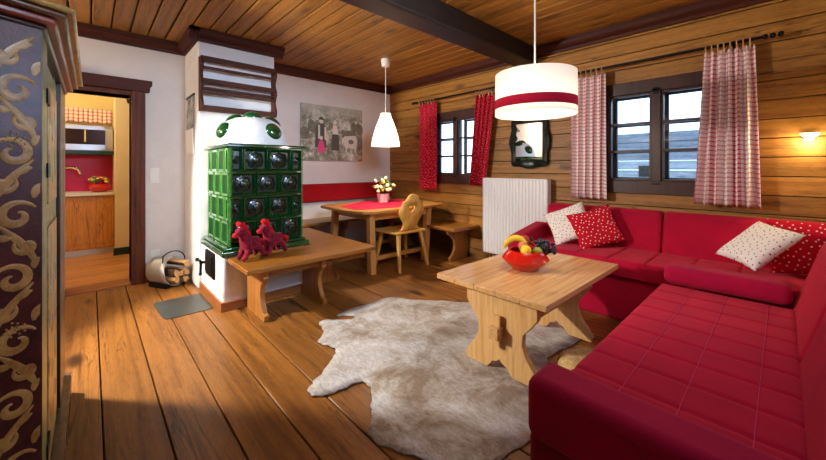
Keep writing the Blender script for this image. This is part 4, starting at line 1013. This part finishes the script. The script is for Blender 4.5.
# ------------------------------------------------------------------ plush horses on the bench
def plush(loc, heading, label):
    t = thing('plush_horse', label, 'soft toy', loc, 'red plush horses')
    V = [(0, 0, .125, .055), (-.05, 0, .13, .055), (.055, 0, .125, .052), (-.072, 0, .18, .040), (-.085, 0, .228, .040), (-.10, 0, .25, .046), (-.148, 0, .222, .032)]
    E = [(0, 1), (0, 2), (1, 3), (3, 4), (4, 5), (5, 6)]
    for x, y, fx in ((-.06, .035, -.085), (-.06, -.035, -.10), (.06, .035, .07), (.06, -.035, .085)):
        i = len(V); V += [(x, y, .085, .026), ((x+fx)/2, y*1.15, .045, .022), (fx, y*1.2, .018, .021), (fx-.022, y*1.2, .016, .017)]
        E += [(1 if x < 0 else 2, i), (i, i+1), (i+1, i+2), (i+2, i+3)]
    R = Rz(heading)
    me = bpy.data.meshes.new('body'); me.from_pydata([tuple(R@Vector(v[:3])) for v in V], E, [])
    o = bpy.data.objects.new('body', me); COL.objects.link(o); o.parent = t; me.materials.append(M['toydark'])
    sk = o.modifiers.new('skin', 'SKIN'); sk.use_smooth_shade = True
    for sv, v in zip(me.skin_vertices[0].data, V): sv.radius = (v[3], v[3])
    me.skin_vertices[0].data[0].use_root = True
    m = o.modifiers.new('ss', 'SUBSURF'); m.levels = 2; m.render_levels = 2
    L = Vector(loc)
    mb = MB()
    for i in range(26):
        s = rnd.random(); p = Vector((-.12+.085*s, rnd.uniform(-.022, .022), .298-.11*s*s)); mb.ell(L+R@(p+Vector((0, 0, rnd.uniform(-.01, .008)))), (.02, .017, .014), R, 7, 5)
    mb.build('mane', 'toymane', t)
    for y in (-.022, .022): MB().lathe([(.014, 0), (.011, .02), (.002, .038)], L+R@Vector((-.09, y, .275)), 8).build('ear', 'toymane', t)
    mb = MB()
    for y in (-.024, .024): mb.ell(L+R@Vector((-.128, y*1.35, .25)), .006, None, 8, 5)
    mb.build('eyes', 'black', t)
    MB().tube([L+R@Vector(p) for p in ((.09, 0, .14), (.125, 0, .12), (.135, .0, .07))], [.012, .02, .006], 8).build('tail', 'toymane', t)
    MB().ell(L+R@Vector((-.15, 0, .214)), (.026, .022, .022), None, 10, 6).build('muzzle', 'toyred', t)
plush((.975, 3.0, .4515), .35, 'red plush horse at the left end of the stove bench')
plush((1.18, 3.045, .4515), .30, 'red plush horse standing right behind its twin on stove bench')

# ------------------------------------------------------------------ light
def light(typ, name, loc, energy, color, size=.1, aim=None, **kw):
    d = bpy.data.lights.new(name, typ); d.energy = energy; d.color = color
    if typ == 'AREA': d.size = size
    else: d.shadow_soft_size = size
    for k, v in kw.items(): setattr(d, k, v)
    o = bpy.data.objects.new(name, d); COL.objects.link(o); o.location = loc
    if aim is not None: o.rotation_euler = (Vector(aim)-Vector(loc)).to_track_quat('-Z', 'Y').to_euler()
    return o
light('SPOT', 'flash_light', (-.78, 3.30, 1.66), 380, (1, .95, .88), .08, (2.52, 1.8, .26), spot_size=math.radians(109), spot_blend=.32)
light('POINT', 'back_wall_fill', (-1.5, 4.2, 2.2), 55, (1, .87, .72), .1)  # added fill grazing the back wall and ceiling, no fixture behind it
light('POINT', 'dining_bulb', (PX, PY, 1.62), 80, (1, .88, .76), .05)
light('POINT', 'drum_bulb', (BX, BY, 1.76), 10, (1, .82, .58), .05)
light('POINT', 'drum_lower_bulb', (BX, BY, 1.545), 11, (1, .88, .74), .05)
light('POINT', 'wall_bulb', (3.64, -.13, 1.385), 6, (1, .76, .40), .03)
light('POINT', 'kitchen_bulb', (-.7, 5.8, 2.3), 44, (1, .82, .55), .15)
light('AREA', 'added_window_fill', ((FX0+FX1)/2, YF+.03, (FZ0+FZ1)/2), 8, (.48, .60, 1.), .85, ((FX0+FX1)/2, 1.5, .9), shape='RECTANGLE', size_y=.6)  # added blue fill just inside the unseen rear window, boosting the sky
light('AREA', 'soft_light', (.9, -.2, 2.35), 25, (.58, .74, 1.0), .6, (1.2, 3.9, 1.7), spread=math.radians(80))  # added cool fill aimed at stove and chimney, no lamp hangs here
def portal(loc, aim, sx, sz):
    o = light('AREA', 'window_portal', loc, 1, (1, 1, 1), sx, aim, shape='RECTANGLE', size_y=sz); o.data.cycles.is_portal = True
portal(((FX0+FX1)/2, YF-.08, (FZ0+FZ1)/2), ((FX0+FX1)/2, 1, (FZ0+FZ1)/2), FX1-FX0, FZ1-FZ0)
portal((XR+.21, .765, 1.485), (0, .765, 1.485), .87, 1.05)
portal((XR+.21, 3.11, 1.49), (0, 3.11, 1.49), .98, 1.02)
w = bpy.data.worlds.new('World'); SC.world = w; w.use_nodes = True
bg = w.node_tree.nodes['Background']; bg.inputs[0].default_value = (.58, .78, 1., 1); bg.inputs[1].default_value = 5.2

# ------------------------------------------------------------------ camera
cd = bpy.data.cameras.new('camera'); cam = bpy.data.objects.new('camera', cd); COL.objects.link(cam)
cd.sensor_width = 36; cd.lens = 345/826*36; cd.shift_y = -(230-168)/826; cd.clip_start = .02
cam.location = (0, 0, 1.2); cam.rotation_euler = (PI/2, 0, -math.radians(43.03))
SC.camera = cam
SC.view_settings.view_transform = 'Standard'; SC.view_settings.look = 'None'; SC.view_settings.exposure = 0; SC.view_settings.gamma = 1
SC.cycles.use_denoising = True; SC.cycles.max_bounces = 8; SC.cycles.sample_clamp_indirect = 6
